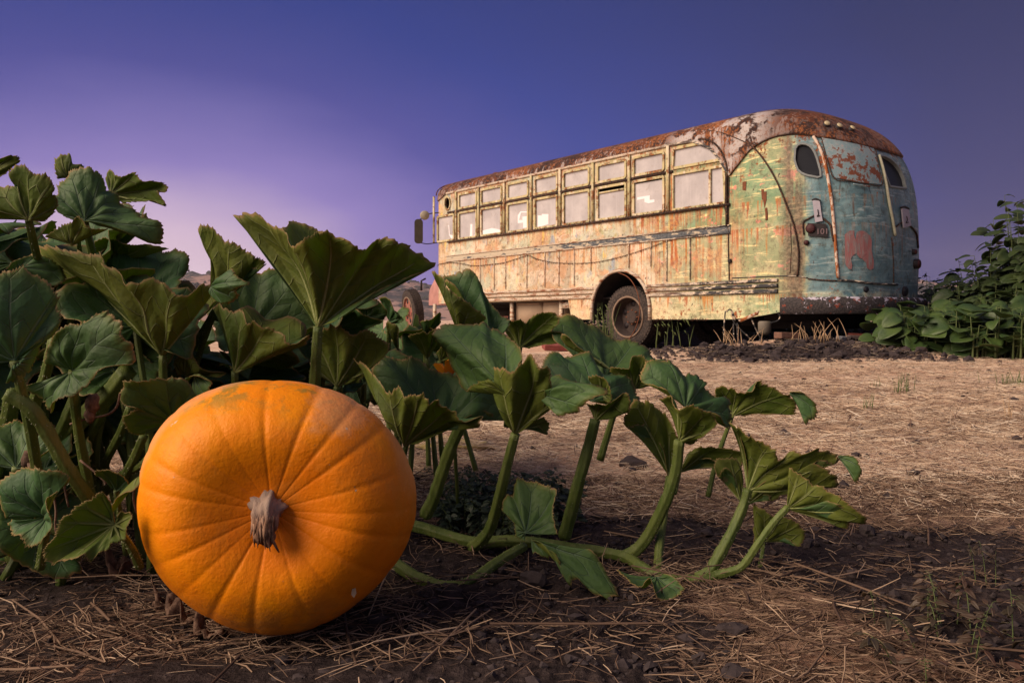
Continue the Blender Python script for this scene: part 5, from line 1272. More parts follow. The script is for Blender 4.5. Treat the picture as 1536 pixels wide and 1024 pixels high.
LEAF(vine, fan((1004,714), 1.54, [(1000,720),(996,683),(989,665),(982,651),(976,641),(970,635),(960,636),(951,637),(944,639),(938,639),(934,633),(933,626),(937,617),(942,609),(950,603),(958,601),(967,602),(976,603),(984,609),(991,616),(998,620),(1004,624),(1010,640),(1016,660),(1016,690)], 'u', bow=-.03, arch=(.06,), nU=4),
     pet=[(987,866,1.44),(989,820,1.48),(996,770,1.52),(1004,714,1.54)], pr=(.0085,.0065))
LEAF(vine, fan((1020,708), 1.60, [(1028,690),(1034,678),(1041,672),(1049,668),(1060,667),(1070,668),(1082,670),(1095,672),(1106,676),(1118,683),(1117,690),(1113,698),(1109,705),(1100,700),(1094,694),(1086,688),(1076,687),(1066,685),(1056,685),(1046,690),(1036,698)], 'u', bow=-.03, nU=4, arch=(.05,)), pet=[(1012,740,1.56),(1020,708,1.60)], pr=(.004,.003), hairs=0)
LEAF(vine, fan((1098,624), 1.62, [(1080,610),(1074,598),(1072,588),(1072,579),(1082,579),(1092,582),(1100,585),(1108,588),(1118,588),(1128,586),(1132,577),(1136,570),(1142,573),(1148,576),(1158,581),(1169,586),(1177,588),(1184,590),(1190,595),(1194,601),(1193,609),(1191,616),(1185,617),(1179,614),(1171,616),(1164,615),(1148,615),(1133,616),(1115,621)], 'u', bow=-.05, nU=4, cup=.03),
     fan((1184,591), 1.57, [(1186,587),(1196,588),(1209,590),(1216,596),(1222,604),(1222,615),(1219,626),(1212,631),(1205,635),(1204,625),(1202,616),(1195,603)], 't', bow=-.03, nU=4, arch=(.12,)),
     pet=[(1062,745,1.62),(1075,690,1.63),(1098,624,1.62)], pr=(.005,.004))
LEAF(vine, fan((1122,736), 1.44, [(1121,715),(1120,695),(1117,677),(1113,662),(1107,648),(1101,640),(1095,634),(1103,637),(1110,641),(1117,645),(1124,650),(1132,653),(1141,658),(1149,662),(1158,667),(1162,674),(1170,690),(1182,684),(1188,676),(1199,678),(1212,672),(1225,667),(1232,673),(1238,677),(1246,680),(1256,684),(1256,690),(1255,697),(1243,694),(1232,690),(1224,694),(1235,701),(1245,707),(1255,715),(1256,722),(1254,731),(1247,725),(1240,717),(1228,712),(1218,708),(1200,704),(1184,702),(1170,706),(1158,711),(1145,720),(1133,729)], 'u', bow=-.05, nU=3, cup=.02, ruf=.008),
     fan((1257,687), 1.40, [(1257,683),(1270,683),(1283,685),(1289,695),(1293,707),(1289,716),(1283,723),(1280,716),(1278,709),(1268,697)], 't', bow=-.02, nU=4, arch=(.10,)),
     fan((1110,750), 1.50, [(1106,735),(1100,716),(1092,703),(1084,700),(1080,708),(1076,714),(1074,706),(1075,697),(1080,690),(1090,690),(1104,690),(1112,700),(1117,720),(1117,738)], 'u', bow=.0, nU=4),
     fan((1120,757), 1.48, [(1126,745),(1132,733),(1142,725),(1153,718),(1163,721),(1174,720),(1182,726),(1189,735),(1180,740),(1169,740),(1163,744),(1156,749),(1153,744),(1150,741),(1140,743),(1133,745)], 'u', bow=.0, nU=3),
     pet=[(1046,868,1.41),(1064,857,1.41),(1080,830,1.42),(1098,797,1.43),(1115,758,1.44),(1122,733,1.44)], pr=(.0115,.008), hairs=100)
LEAF(vine, fan((1181,762), 1.38, [(1186,745),(1190,728),(1187,715),(1184,702),(1190,708),(1199,715),(1208,722),(1217,728),(1228,730),(1240,734),(1249,737),(1258,741),(1265,746),(1273,751),(1282,757),(1291,764),(1295,770),(1298,777),(1296,787),(1290,780),(1284,772),(1272,764),(1260,757),(1250,753),(1240,751),(1256,761),(1268,775),(1275,787),(1267,789),(1260,786),(1252,776),(1240,768),(1225,761),(1209,757),(1195,758)], 'u', bow=-.05, nU=3, ruf=.007),
     pet=[(1072,862,1.40),(1095,857,1.39),(1115,847,1.385),(1137,816,1.38),(1160,784,1.38),(1182,760,1.38)], pr=(.008,.006), hairs=80)
LEAF(vine, fan((1146,812), 1.50, [(1132,815),(1130,790),(1130,760),(1138,762),(1146,764),(1151,771),(1156,778),(1165,782),(1174,785),(1184,787),(1195,791),(1202,798),(1208,806),(1204,815),(1197,821),(1190,813),(1182,807),(1174,800),(1166,797),(1157,803)], 'u', bow=-.04, nU=4), pet=[(1140,850,1.45),(1146,812,1.50)], pr=(.004,.003))
LEAF(vine, fan((789,799), 1.40, [(787,812),(780,808),(775,803),(773,793),(772,784),(764,777),(758,770),(753,765),(751,760),(752,752),(754,745),(760,740),(768,742),(770,730),(774,716),(785,717),(797,721),(807,724),(817,728),(827,732),(836,738),(833,751),(831,766),(832,778),(834,790),(838,803)], 't', bow=.05, cup=.05, tilt=-.1),
     fan((797,808), 1.36, [(880,829),(895,839),(905,849),(913,862),(919,874),(922,883),(923,893),(919,901),(915,907),(908,902),(903,896),(893,892),(885,886),(877,878),(869,869),(859,871),(852,876),(846,863),(840,850),(836,842),(831,834),(825,838),(816,841),(806,838),(797,836)], 't', bow=-.05, cup=-.03, nU=4), ribs=True)
LEAF(vine, fan((985,864), 1.30, [(925,864),(928,869),(933,872),(940,879),(946,885),(954,888),(961,889),(966,880),(972,873),(976,876),(979,881),(983,891),(987,901),(996,904),(1005,906),(1016,900),(1024,891),(1017,882),(1010,873),(1002,868),(994,866)][::-1], 't', bow=-.05, nU=4), ribs=False)
LEAF(vine, fan((734,512), 1.74, [(712,480),(690,440),(672,425),(664,418),(667,411),(678,409),(691,408),(698,407),(705,410),(711,415),(715,422),(720,432),(724,443),(730,449),(735,454),(745,464),(756,470),(768,475),(765,486),(757,498)], 't', bow=.05, cup=-.03),
     fan((688,502), 1.66, [(676,462),(662,433),(652,421),(645,411),(656,415),(665,420),(668,430),(676,436),(687,443),(697,449),(706,456),(716,467),(726,480),(712,492)], 'u', bow=-.06, cup=.03),
     pet=[(670,640,1.75),(690,570,1.72),(705,505,1.70)])
LEAF(vine, fan((780,521), 1.86, [(768,510),(757,498),(753,488),(755,481),(760,477),(766,476),(775,476),(783,478),(786,489),(793,483),(800,476),(808,470),(818,467),(828,467),(835,469),(839,474),(838,483),(833,490),(826,499),(835,500),(845,502),(848,508),(844,514),(832,513),(818,512),(806,517),(794,522)], 'u', bow=-.05, cup=.04), pet=[(760,640,1.88),(770,580,1.87),(780,519,1.86)])
# --- vines lying on the soil
def VINE(pts, r, parent=None):
    o = petiole([at(*p) for p in pts], r[0], r[1], parent or vine, 'vine_stem', 160); keep(o, vine); return o
VINE([(560,775,1.66),(600,784,1.64),(640,793,1.62),(705,812,1.58),(758,811,1.58),(797,813,1.57),(846,820,1.55),(905,828,1.52),(940,836,1.49),(962,850,1.45),(985,864,1.42),(1010,869,1.405),(1048,869,1.40),(1075,863,1.40)], (.013,.009))
VINE([(590,842,1.42),(612,858,1.40),(636,870,1.385),(662,878,1.375),(690,878,1.375),(712,868,1.39),(736,850,1.43),(758,835,1.47),(786,819,1.52)], (.0105,.009))
# stout stalks inside the left mass
for pts, r in (([(10,590,1.12),(45,612,1.13),(72,650,1.15),(100,700,1.17),(137,752,1.20),(150,775,1.22)], (.010,.0105)),
               ([(191,556,1.38),(165,590,1.40),(130,620,1.42),(104,648,1.44),(70,700,1.50)], (.0165,.0175)),
               ([(84,492,1.22),(76,530,1.22),(66,570,1.24),(54,596,1.26),(40,690,1.36)], (.007,.009)),
               ([(168,590,1.4),(150,625,1.42),(132,665,1.46),(110,740,1.5)], (.008,.009)), ([(196,610,1.36),(180,650,1.4),(160,690,1.45),(140,740,1.5)], (.007,.008)),
               ([(215,655,1.3),(200,690,1.34),(175,735,1.4)], (.007,.008)), ([(236,668,1.3),(215,695,1.33),(180,715,1.4),(150,745,1.45)], (.006,.008)),
               ([(20,590,1.3),(10,640,1.35),(-10,720,1.4)], (.012,.013)), ([(120,575,1.4),(95,640,1.42),(60,700,1.5)], (.010,.011)),
               ([(330,455,1.63),(300,505,1.66),(270,550,1.70),(240,600,1.74)], (.008,.009)), ([(0,830,1.35),(30,820,1.30),(90,826,1.35),(150,822,1.4)], (.007,.007))):
    o = petiole([at(*p) for p in pts], r[0], r[1], left, 'stalk', 60); keep(o, left)
# --- fillers: whole leaves of the usual shape inside and behind the masses
def whole_leaf(plant, J, R_, az, el, seed, base=None, cup=.25, ribs=False):
    rg = random.Random(seed); n = 22
    X = Vector((math.cos(az)*math.cos(el), math.sin(az)*math.cos(el), math.sin(el))); Zv = Vector((-math.cos(az)*math.sin(el), -math.sin(az)*math.sin(el), math.cos(el)))
    Yv = Zv.cross(X); tips = []
    for k in range(n):
        a = R(-158+316*k/(n-1)); lob = 1+.10*math.cos(a*5)+.12*math.cos(a)
        r = R_*lob*rg.uniform(.92, 1.06)
        tips.append(J+X*r*math.cos(a)+Yv*r*math.sin(a)+Zv*r*(cup*(1 if abs(a) < 2 else .6)+rg.uniform(-.10, .10))+Vector((0,0,-.18*r*max(0, math.cos(a))**2)))
    o = make_leaf([(J, tips, 't' if False else 'u2', dict(cup=.0, ruf=.010*R_/.12, nU=3, nV=8, tooth=.003))], plant, seed, ribs)
    keep(o, plant)
    if base is not None: petiole([base, base.lerp(J, .5)+Vector((rg.uniform(-.02,.02), 0, .03)), J], .008, .005, o, hairs=0)
    return o
rg = random.Random(21)
def fill(plant, n, xr, yr, Yr, rr, seed, top=None):
    for k in range(n):
        px = rg.uniform(*xr); Y = rg.uniform(*Yr); py = rg.uniform(*yr)
        J = at(px, py, Y)
        if J.z < .05: J.z = .05
        b = Vector((J.x+rg.uniform(-.12,.12), J.y+rg.uniform(-.05,.12), float(gz(J.x, J.y))))
        m_ = rg.random(); az, el = (rg.uniform(.5, 2.6), rg.uniform(.25, 1.1)) if m_ < .5 else ((rg.uniform(-2.7, -.4), rg.uniform(-1.2, -.3)) if m_ < .85 else (rg.uniform(0, 6.28), rg.uniform(-.3, .3)))
        whole_leaf(plant, J, rg.uniform(*rr), az, el, seed+k, b)
fill(left, 16, (-60, 250), (500, 660), (1.5, 1.9), (.08, .12), 300)
fill(left, 20, (-70, 210), (360, 520), (1.5, 1.9), (.10, .15), 330)
fill(left, 14, (230, 540), (470, 590), (1.7, 2.1), (.09, .13), 350)
fill(left, 9, (-80, 130), (680, 830), (1.3, 1.6), (.06, .09), 370)
fill(left, 12, (-70, 210), (390, 640), (1.35, 1.6), (.08, .12), 450)
fill(midp, 18, (470, 700), (490, 580), (2.0, 2.9), (.07, .13), 400)
# ------------------------------------------------------------------ the pumpkin
def pumpkin():
    root = empty('pumpkin', (-.341, 1.168, .184)); tag(root, 'big orange ribbed pumpkin lying on its side with its dry brown stem facing us', 'pumpkin')
    rg = random.Random(4); RX, A = .194, .148
    NG = 19; gr = sorted([(k+rg.uniform(-.28,.28))/NG*2*math.pi for k in range(NG)]); dp = [rg.uniform(.45, 1.25) for _ in gr]
    nu, nv = 300, 120; V = []
    for j in range(nv+1):
        th = math.pi*j/nv
        for i in range(nu):
            ph = 2*math.pi*i/nu
            s, c = math.sin(th), math.cos(th)
            r = RX*max(s, 1e-5)**.86; y = A*math.copysign(abs(c)**.95, c)
            y -= .050*math.exp(-(th/.42)**2) if c > 0 else 0
            y += .03*math.exp(-((math.pi-th)/.3)**2) if c < 0 else 0
            g_ = 0; 
            for a, d in zip(gr, dp):
                q = abs((ph-a+math.pi) % (2*math.pi)-math.pi)
                g_ += d*math.exp(-(q/.030)**2)*.55+d*math.exp(-(q/.10)**2)*.25
            k = 1-.010*g_*min(1, s*1.6)
            k *= 1+.030*math.cos(2*(ph-2.55))+.020*math.cos(3*(ph-.3))+.008*math.cos(5*ph+1)
            r *= k; y -= .0025*g_*math.exp(-((th-.6)/.5)**2)
            V.append((r*math.cos(ph), -y, r*math.sin(ph)*.945))
    Fs = [(j*nu+i, j*nu+(i+1)%nu, (j+1)*nu+(i+1)%nu, (j+1)*nu+i) for j in range(nv) for i in range(nu)]
    t = NT('pumpkin_skin'); o = t.obj(); X, Y, Z = t.xyz(o)[0:3]
    a = t.noise(o, 9, 5, .6); b = t.noise(o, 60, 5, .65); f = t.noise(o, 260, 3, .6)
    c = t.mix(t.ss(a, .35, .65), (.76,.225,.002), (.82,.30,.003))
    c = t.mix(t.ss(t.noise(o, 4, 3), .4, .7), c, (.74,.18,.002))
    c = t.mix(t.m_('MULTIPLY', t.ss(b, .5, .75), .30), c, (.70,.17,.008))
    rr = t.m_('SQRT', t.m_('ADD', t.m_('MULTIPLY', X, X), t.m_('MULTIPLY', Z, Z)))
    c = t.mix(t.m_('MULTIPLY', t.ss(rr, .085, .02), .45), c, (.62,.15,.006))
    top = t.ss(t.m_('ADD', Z, t.m_('MULTIPLY', a, .09)), .155, .205)
    n3 = t.noise(o, 24, 6, .7)
    c = t.mix(t.mul(top, t.ss(n3, .47, .60), .8), c, (.22,.17,.03))
    tan = t.mul(t.ss(t.m_('ADD', t.m_('ADD', Z, t.m_('MULTIPLY', X, .35)), t.m_('MULTIPLY', t.noise(o, 14, 5), .10)), .228, .262), .6)
    c = t.mix(tan, c, (.62,.34,.22))
    px_ = t.m_('SUBTRACT', X, .095); pz_ = t.m_('SUBTRACT', Z, .135); dd_ = t.m_('SQRT', t.m_('ADD', t.m_('MULTIPLY', px_, px_), t.m_('MULTIPLY', pz_, pz_)))
    c = t.mix(t.mul(t.ss(t.m_('ADD', dd_, t.m_('MULTIPLY', t.m_('SUBTRACT', t.noise(o, 26, 6, .7), .5), .09)), .055, .025), .42), c, (.60,.34,.18))
    c = t.mix(t.mul(t.ss(X, .02, .16), t.ss(Z, .10, -.06), .55), c, (.62,.145,.004))  # lower right side darkened: shade away from the sun painted into the skin
    edge = t.mul(t.ss(t.m_('ADD', rr, t.m_('MULTIPLY', a, .03)), .190, .206), t.ss(Z, -.02, .10), .5)
    c = t.mix(edge, c, (.66,.36,.20))
    sp = t.ss(t.noise(o, 75, 2, .5), .73, .76); c = t.mix(t.m_('MULTIPLY', sp, t.ss(t.noise(o, 11, 3), .5, .62)), c, (.30,.12,.03))
    c = t.mix(t.ss(t.noise(o, 38, 6, .6), .70, .72), c, (.58,.40,.26))
    c = t.mix(t.mul(t.ss(t.noise(o, 7, 7, .75), .50, .66), .42), c, (.56,.20,.02))
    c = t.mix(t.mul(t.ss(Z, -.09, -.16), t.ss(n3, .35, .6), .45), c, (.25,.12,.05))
    m = t.fin(c, .46, t.bump(t.m_('ADD', t.m_('MULTIPLY', f, .35), t.m_('ADD', b, t.m_('MULTIPLY', a, 1.5))), .0020, .8), 0, .16, sss=.03)
    o = mesh_obj('skin', V, Fs, (m,), root)
    # stem: a gnarled stub that droops and ends torn
    mb = MB(); ns = 40; nk = 34; V = []; rs = random.Random(6); ph = [rs.uniform(0, 6.28) for _ in range(6)]
    y0 = -.104
    path = crom([Vector((-.004,y0+.014,.004)), Vector((-.004,y0+.002,.002)), Vector((-.004,y0-.008,-.001)), Vector((-.003,y0-.017,-.010)), Vector((-.004,y0-.021,-.023)), Vector((-.002,y0-.018,-.033)), Vector((.001,y0-.017,-.044))], 6)
    rad = crom([Vector((q,0,0)) for q in (.026,.0205,.0165,.0140,.0125,.010,.002)], 6)
    aa = None
    for k, p in enumerate(path):
        d = (path[min(k+1,len(path)-1)]-path[max(k-1,0)]).normalized()
        aa = Vector((1,0,0)) if aa is None else aa
        aa = (aa-d*aa.dot(d)).normalized(); bb_ = d.cross(aa)
        for i in range(ns):
            th = 2*math.pi*i/ns; f_ = k/len(path)
            r = rad[k].x*1.02*(1+.17*math.cos(5*th+ph[0]+f_*2.2)+.09*math.cos(11*th+ph[1]-f_*4)+.06*math.sin(17*th+ph[2]+f_*7))
            r *= 1+.10*math.sin(f_*19+ph[3]+2*math.cos(th))
            V.append(p+aa*math.cos(th)*r+bb_*math.sin(th)*r)
    kk = len(path)
    mb.add(V, [(j*ns+i, j*ns+(i+1)%ns, (j+1)*ns+(i+1)%ns, (j+1)*ns+i) for j in range(kk-1) for i in range(ns)]+[tuple(range((kk-1)*ns, kk*ns))])
    for q in range(16):
        a = rs.uniform(0, 6.28); i0 = rs.randrange(8, 26); p = path[i0]; r = rad[i0].x
        off = Vector((math.cos(a)*r, -abs(math.sin(a))*r*.8-.001, 0))
        mb.tube([p+off, path[min(i0+6, kk-1)]+off*.95, path[min(i0+12,kk-1)]+off*1.1+Vector((rs.gauss(0,.003),0,-.005-rs.random()*.004))], [.003,.0026,.0004], 5)
    t = NT('dry_pumpkin_stem'); o = t.obj(); a = t.noise(t.scale(o, (1,1,.35)), 120, 6, .7); b = t.noise(o, 40, 4)
    c = t.ramp(a, [(.3,(.05,.024,.014)),(.5,(.19,.10,.06)),(.68,(.38,.24,.16))]); c = t.mix(t.ss(t.xyz(o)[2], -.012, .012), c, t.mix(b, (.24,.17,.13), (.38,.29,.23)))
    mb.build('stem', t.fin(c, .85, t.bump(a, .004, 1), 0, .2), root)
    mb = MB(); P = [Vector((0,0,0)), Vector((.005,.0,.001)), Vector((.006,-.002,-.005)), Vector((.003,-.003,-.011)), Vector((-.001,-.001,-.007))]
    c0 = Vector((.108, -.100, -.108)); P = [c0+p for p in P]
    mb.add(P+[p+Vector((0,.0015,0)) for p in P], [(0,1,2,3,4),(9,8,7,6,5)]); mb.build('stuck_leaf_scrap', simple('dry_scrap', (.10,.07,.055), .8), root)
    root.rotation_euler = (R(-5), R(0), R(9))
pumpkin()

# ------------------------------------------------------------------ dry leaves, small plants, debris
def crumple(name, c, r, seed, mat, label, cat='dead leaf', flat=.5, group=None):
    rg = random.Random(seed); n = 34; V = []; m = 9
    for j in range(m+1):
        for i in range(n):
            a = 2*math.pi*i/n; q = j/m; rr = r*q*(1+.25*math.cos(3*a+seed)+.12*math.sin(7*a))
            h = r*flat*(q**1.6)*(.5+.8*math.sin(a*2.5+seed*1.3)*math.sin(a+seed)+.5*math.sin(a*5+q*6))+.3*r*math.sin(q*9+a*2)*.3
            V.append((rr*math.cos(a), rr*math.sin(a), abs(h)+.003))
    Fs = [(j*n+i, j*n+(i+1)%n, (j+1)*n+(i+1)%n, (j+1)*n+i) for j in range(m) for i in range(n)]
    o = mesh_obj(name, V, Fs, (mat,)); o.location = c; md = o.modifiers.new('s','SOLIDIFY'); md.thickness = .0012
    tag(o, label, cat, group); return o
t = NT('dead_leaf_brown'); o = t.obj(); a = t.noise(o, 60, 6, .7); b = t.noise(o, 14, 4)
M_DEAD = t.fin(t.mix(t.ss(a, .35, .65), (.085,.050,.035), t.mix(b, (.20,.12,.085), (.28,.18,.12))), .8, t.bump(a, .004, 1), 0, .2, .15, (.3,.18,.1))
def gp(px, py, dz=0): Y = CAMZ*F/(py-480); p = at(px, py, Y); return Vector((p.x, p.y, float(gz(p.x, p.y))+dz))
crumple('dead_leaf', gp(285, 925, -.002), .030, 3, M_DEAD, 'crumpled brown leaf under the lower left side of the orange pumpkin', flat=.9)
crumple('dead_leaf', gp(250, 905, -.002), .024, 5, M_DEAD, 'small curled brown leaf left of the pumpkin foot', flat=1.0)
crumple('dead_leaf', gp(315, 945, -.002), .022, 8, M_DEAD, 'grey brown rolled leaf just in front of the pumpkin', flat=.9)
crumple('dead_leaf', gp(180, 868, .0), .024, 11, M_DEAD, 'withered pale tipped leaf hanging below the toothed low leaf', flat=1.3)
t = NT('yellowed_leaf'); o = t.obj(); a = t.noise(o, 20, 5, .6)
M_YEL = t.fin(t.mix(t.ss(a, .4, .62), (.46,.36,.12), (.42,.32,.22)), .7, t.bump(a, .006), 0, .2, .2, (.5,.4,.1))
o = crumple('dead_leaf', gp(655, 664, 0), .16, 2, M_YEL, 'large yellowed leaf lying flat on the straw behind the first petiole', flat=.22); o.scale = (1.3, .9, .55)
# orange blossom
t = NT('blossom_orange'); M_BLO = t.fin(t.mix(t.noise(t.obj(), 30, 4), (.85,.36,.02), (.90,.46,.03)), .6, None, 0, .3, .3, (.9,.4,.02))
bl = empty('pumpkin_blossom', at(672, 556, 1.66)); tag(bl, 'orange pumpkin blossom peeping out between green leaves above the yellowed leaf', 'flower')
mb = MB(); c0 = Vector((0,0,-.02))
for k in range(5):
    a = 2*math.pi*k/5; e = Vector((math.cos(a)*.030, math.sin(a)*.020, .018+.008*math.cos(a)))
    s_ = Vector((-math.sin(a), math.cos(a), 0))*.016
    P = [c0, c0.lerp(e, .5)-s_*.8, e*.85-s_*.8+Vector((0,0,.003)), e*1.25, e*.85+s_*.8+Vector((0,0,.003)), c0.lerp(e, .5)+s_*.8]
    mb.add(P+[p+Vector((0,0,.0012)) for p in P], [(0,1,2,3,4,5),(11,10,9,8,7,6)])
mb.build('petals', M_BLO, bl); mb = MB(); mb.tube([(0,0,-.018),(.01,.02,-.12),(.02,.05,-.33)], [.006,.004,.004], 8); mb.build('stem', M_STEM, bl)

# grass-like clumps
def tuft(name, loc, n, h, mat, label, cat='grass tuft', spread=.05, lean=.35, w_=.0016, group=None, seed=1):
    rg = random.Random(seed); mb = MB()
    for k in range(n):
        a = rg.uniform(0, 6.28); L = h*rg.uniform(.5, 1.1); l = rg.uniform(.05, lean); b = Vector((rg.gauss(0, spread*.4), rg.gauss(0, spread*.4), -.01))
        d = Vector((math.cos(a)*l, math.sin(a)*l, 1)); P = [b+Vector((d.x*L*q**1.6, d.y*L*q**1.6, L*q*(1-.15*l*q))) for q in (0,.35,.7,1)]
        mb.tube(P, [w_,w_*.9,w_*.6,w_*.15], 4)
    o = mb.build(name, mat); o.location = loc; tag(o, label, cat, group); return o
M_GRS = simple('green_grass', (.10,.14,.045), .7, 0, .4, 9, 0); M_DRY = simple('dry_grass', (.42,.28,.16), .7, 0, .35, 9, 0)
tuft('grass_tuft', gp(1355, 590), 16, .14, M_GRS, 'tallest green grass tuft standing alone on the straw', w_=.0022, group='green tufts on the field', seed=2, spread=.06)
tuft('grass_tuft', gp(1304, 613), 9, .10, M_GRS, 'thin grass tuft nearer us than the tallest lone tuft', w_=.002, group='green tufts on the field', seed=3)
tuft('grass_tuft', gp(1516, 578), 26, .13, M_GRS, 'green grass tuft beside the right edge on the straw', w_=.0022, group='green tufts on the field', seed=4, spread=.15)
tuft('grass_tuft', gp(1312, 580), 5, .12, M_GRS, 'sparse pair of green blades left of the tallest tuft', w_=.002, group='green tufts on the field', seed=5)
tuft('grass_tuft', gp(1252, 590), 7, .07, M_DRY, 'short dry tuft between the bus and the lone green tufts', w_=.002, seed=6)
tuft('grass_tuft', gp(1513, 628), 7, .16, M_DRY, 'dry upright stalks near the right edge of the field', w_=.002, seed=7)
def bz(px, py, Y): p = at(px, py, Y); return Vector((p.x, p.y, float(gz(p.x, p.y))))
for i, (px, lab) in enumerate(((1212,'dry tan grass clump leaning under the middle of the rear bumper'),(1236,'dry tan grass clump just right of the clump under the bumper middle'),(1100,'dry grass sprouting under the rear corner below the hanging wires'))):
    tuft('dry_grass', bz(px, 520, 9.9), 13, .30, M_DRY, lab, 'dry grass', .35, .8, .006, 'dry grass under the tail of the bus', 10+i)
for i, (px, py, lab) in enumerate(((1026,524,'oat grass with pale seed heads in front of the dark gap behind the wheel'),(992,520,'thin seeding grass right beside the rear tyre'),(897,505,'weedy green grass growing in the wheel arch left of the tyre'),(905,512,'green weed at the foot of the rear tyre'))):
    l = bz(px, py, 11.4 if i < 2 else 12.3); o = tuft('oat_grass', l, 5+4*i, .42 if i < 2 else .7, M_GRS, lab, 'grass', .25, .25, .006, 'weeds beside the rear wheel', 20+i)
    rg_ = random.Random(i+40); mb = MB()
    for k in range(11):
        p = Vector((rg_.gauss(0,.07), rg_.gauss(0,.05), rg_.uniform(.25,.46 if i < 2 else .72))); mb.tube([p, p+Vector((.02,0,-.015)), p+Vector((.035,0,-.05))], [.002,.008,.001], 5)
    s = mb.build('seed_heads', M_GRS); s.parent = o
# bricks and boards under the tail
for i, (px, py, Y, d, rz, col, lab) in enumerate(((1180,519,10.1,(.27,.16,.08),.3,(.16,.085,.06),'long brown brick slab under the rear bumper'),(1288,517,10.3,(.3,.12,.05),.1,(.10,.07,.065),'dark board lying on a pile at the right end of the bus tail'),(1300,503,10.5,(.45,.12,.05),-.2,(.25,.07,.05),'red edged board on top of the pile by the leafy plants'),(1292,510,10.4,(.4,.14,.05),.25,(.08,.065,.07),'grey middle board of the pile by the leafy plants'),(1262,523,9.8,(.10,.09,.07),.5,(.16,.16,.17),'small grey stone at the foot of the dirt bank'),(840,520,11.5,(.5,.2,.08),.2,(.22,.06,.05),'reddish plank lying beneath the bus ahead of the rear wheel'))):
    p = at(px, py, Y); mb = MB(); mb.box((0,0,0), d); o = mb.build('debris_brick' if i in (0,4) else 'debris_board', simple('debris', col, .9, 0, .4, 20, .01), None, False)
    md = o.modifiers.new('b','BEVEL'); md.width = .008; md.segments = 2
    o.location = (p.x, p.y, max(p.z, float(gz(p.x,p.y))+d[2]/2)); o.rotation_euler = (.04*i, .03, rz); tag(o, lab, 'debris')

# leafy plants: many small blades in one foliage mesh, plus stems
def leaf_blade(mb, c, L, wd, d, up, fold=.25, droop=.4, heart=True):
    d = d.normalized(); s = d.cross(up).normalized(); u = s.cross(d).normalized()
    prof = [(0,.45 if heart else .05),(.10,.85 if heart else .35),(.3,1.0),(.55,.95 if heart else .86),(.82,.66 if heart else .5),(.95,.3 if heart else .14),(1,0)]
    V = []; k = len(prof)
    for q, w_ in prof:
        x = (q-.12 if heart and q == 0 else q)*L; z = -droop*L*q*q
        ctr = c+d*x+u*z
        V += [ctr-s*wd*w_*.5+u*wd*w_*fold*.5, ctr-s*wd*w_*.25+u*wd*w_*fold*.18, ctr, ctr+s*wd*w_*.25+u*wd*w_*fold*.18, ctr+s*wd*w_*.5+u*wd*w_*fold*.5]
    mb.add(V, [(i*5+j, i*5+j+1, (i+1)*5+j+1, (i+1)*5+j) for i in range(k-1) for j in range(4)])
def foliage_mat(name, a_, b_, tr=(.15,.22,.03)):
    t = NT(name); o = t.obj(); n = t.noise(o, 3.5, 3); f = t.noise(o, 28, 4, .6)
    c = t.mix(t.ss(n, .35, .65), a_, b_); c = t.mix(t.m_('MULTIPLY', t.ss(f, .5, .7), .4), c, tuple(x*.55 for x in a_))
    return t.fin(c, .5, t.bump(f, .004), 0, .4, .15, tr)
M_FO1 = foliage_mat('squash_foliage', (.030,.064,.018), (.066,.108,.024)); M_FO2 = foliage_mat('shrub_foliage', (.024,.044,.013), (.044,.066,.019)); M_FO3 = foliage_mat('weed_foliage', (.018,.035,.020), (.032,.050,.026))
def leafy(name, label, cat, loc, nst, H, spread, L, mat, seed, heart=True, nl=10, up_only=False, group=None, lean=.4, ratio=.8):
    rg = random.Random(seed); root = empty(name, loc); tag(root, label, cat, group); fo = MB(); st = MB()
    for k in range(nst):
        a = rg.uniform(0, 6.28); b = Vector((math.cos(a), math.sin(a), 0))*spread*rg.random()**.5; h = H*rg.uniform(.55, 1.05)*(1-.35*(b.length/spread)**2)
        tp = b+Vector((math.cos(a)*lean*h*rg.random(), math.sin(a)*lean*h*rg.random(), h))
        P = crom([b-Vector((0,0,.03)), b.lerp(tp, .5)+Vector((0,0,.06*h)), tp], 4); st.tube(P, [.012*L/.2*(1-.8*i/8) for i in range(9)], 5)
        for j in range(nl):
            q = 1-(j/nl)*(.85 if nl > 2 else .3); i = q*8; p = P[min(8, int(i))].lerp(P[min(8, int(i)+1)], i-int(i)) if i < 8 else P[8]
            aa = rg.uniform(0, 6.28); d = Vector((math.cos(aa), math.sin(aa), rg.uniform(-.5, .35)))
            l = L*rg.uniform(.45, 1.2)*(.65 if q > .93 and nl > 3 else 1); e = p+d*l*.45
            st.tube([p, e], [.004*L/.2,.003*L/.2], 4, cap=False)
            leaf_blade(fo, e, l, l*ratio*rg.uniform(.8, 1.1), d, Vector((rg.gauss(0,.3), rg.gauss(0,.3)-.55, 1)), .25, rg.uniform(.1, .5), heart)
    fm = fo.build('foliage', mat, root); md = fm.modifiers.new('s','SOLIDIFY'); md.thickness = .0015; st.build('stems', simple('green_stem', (.09,.12,.04), .7), root)
    return root
G = 'squash plants by the tail of the bus'
leafy('squash_plant', 'low light green squash plant touching the right end of the bus bumper', 'squash plant', bz(1372,528,9.8), 24, .60, .42, .24, M_FO1, 1, nl=3, ratio=1.05, group=G, lean=.2)
leafy('squash_plant', 'squash plant with round leaves in the middle of the low row', 'squash plant', bz(1425,532,9.5), 26, .60, .45, .26, M_FO1, 2, nl=3, ratio=1.05, group=G, lean=.2)
leafy('squash_plant', 'darker squash plant with long stalked leaves below the tall shrub', 'squash plant', bz(1480,532,9.4), 26, .70, .45, .28, M_FO1, 3, nl=3, ratio=1.05, group=G, lean=.2)
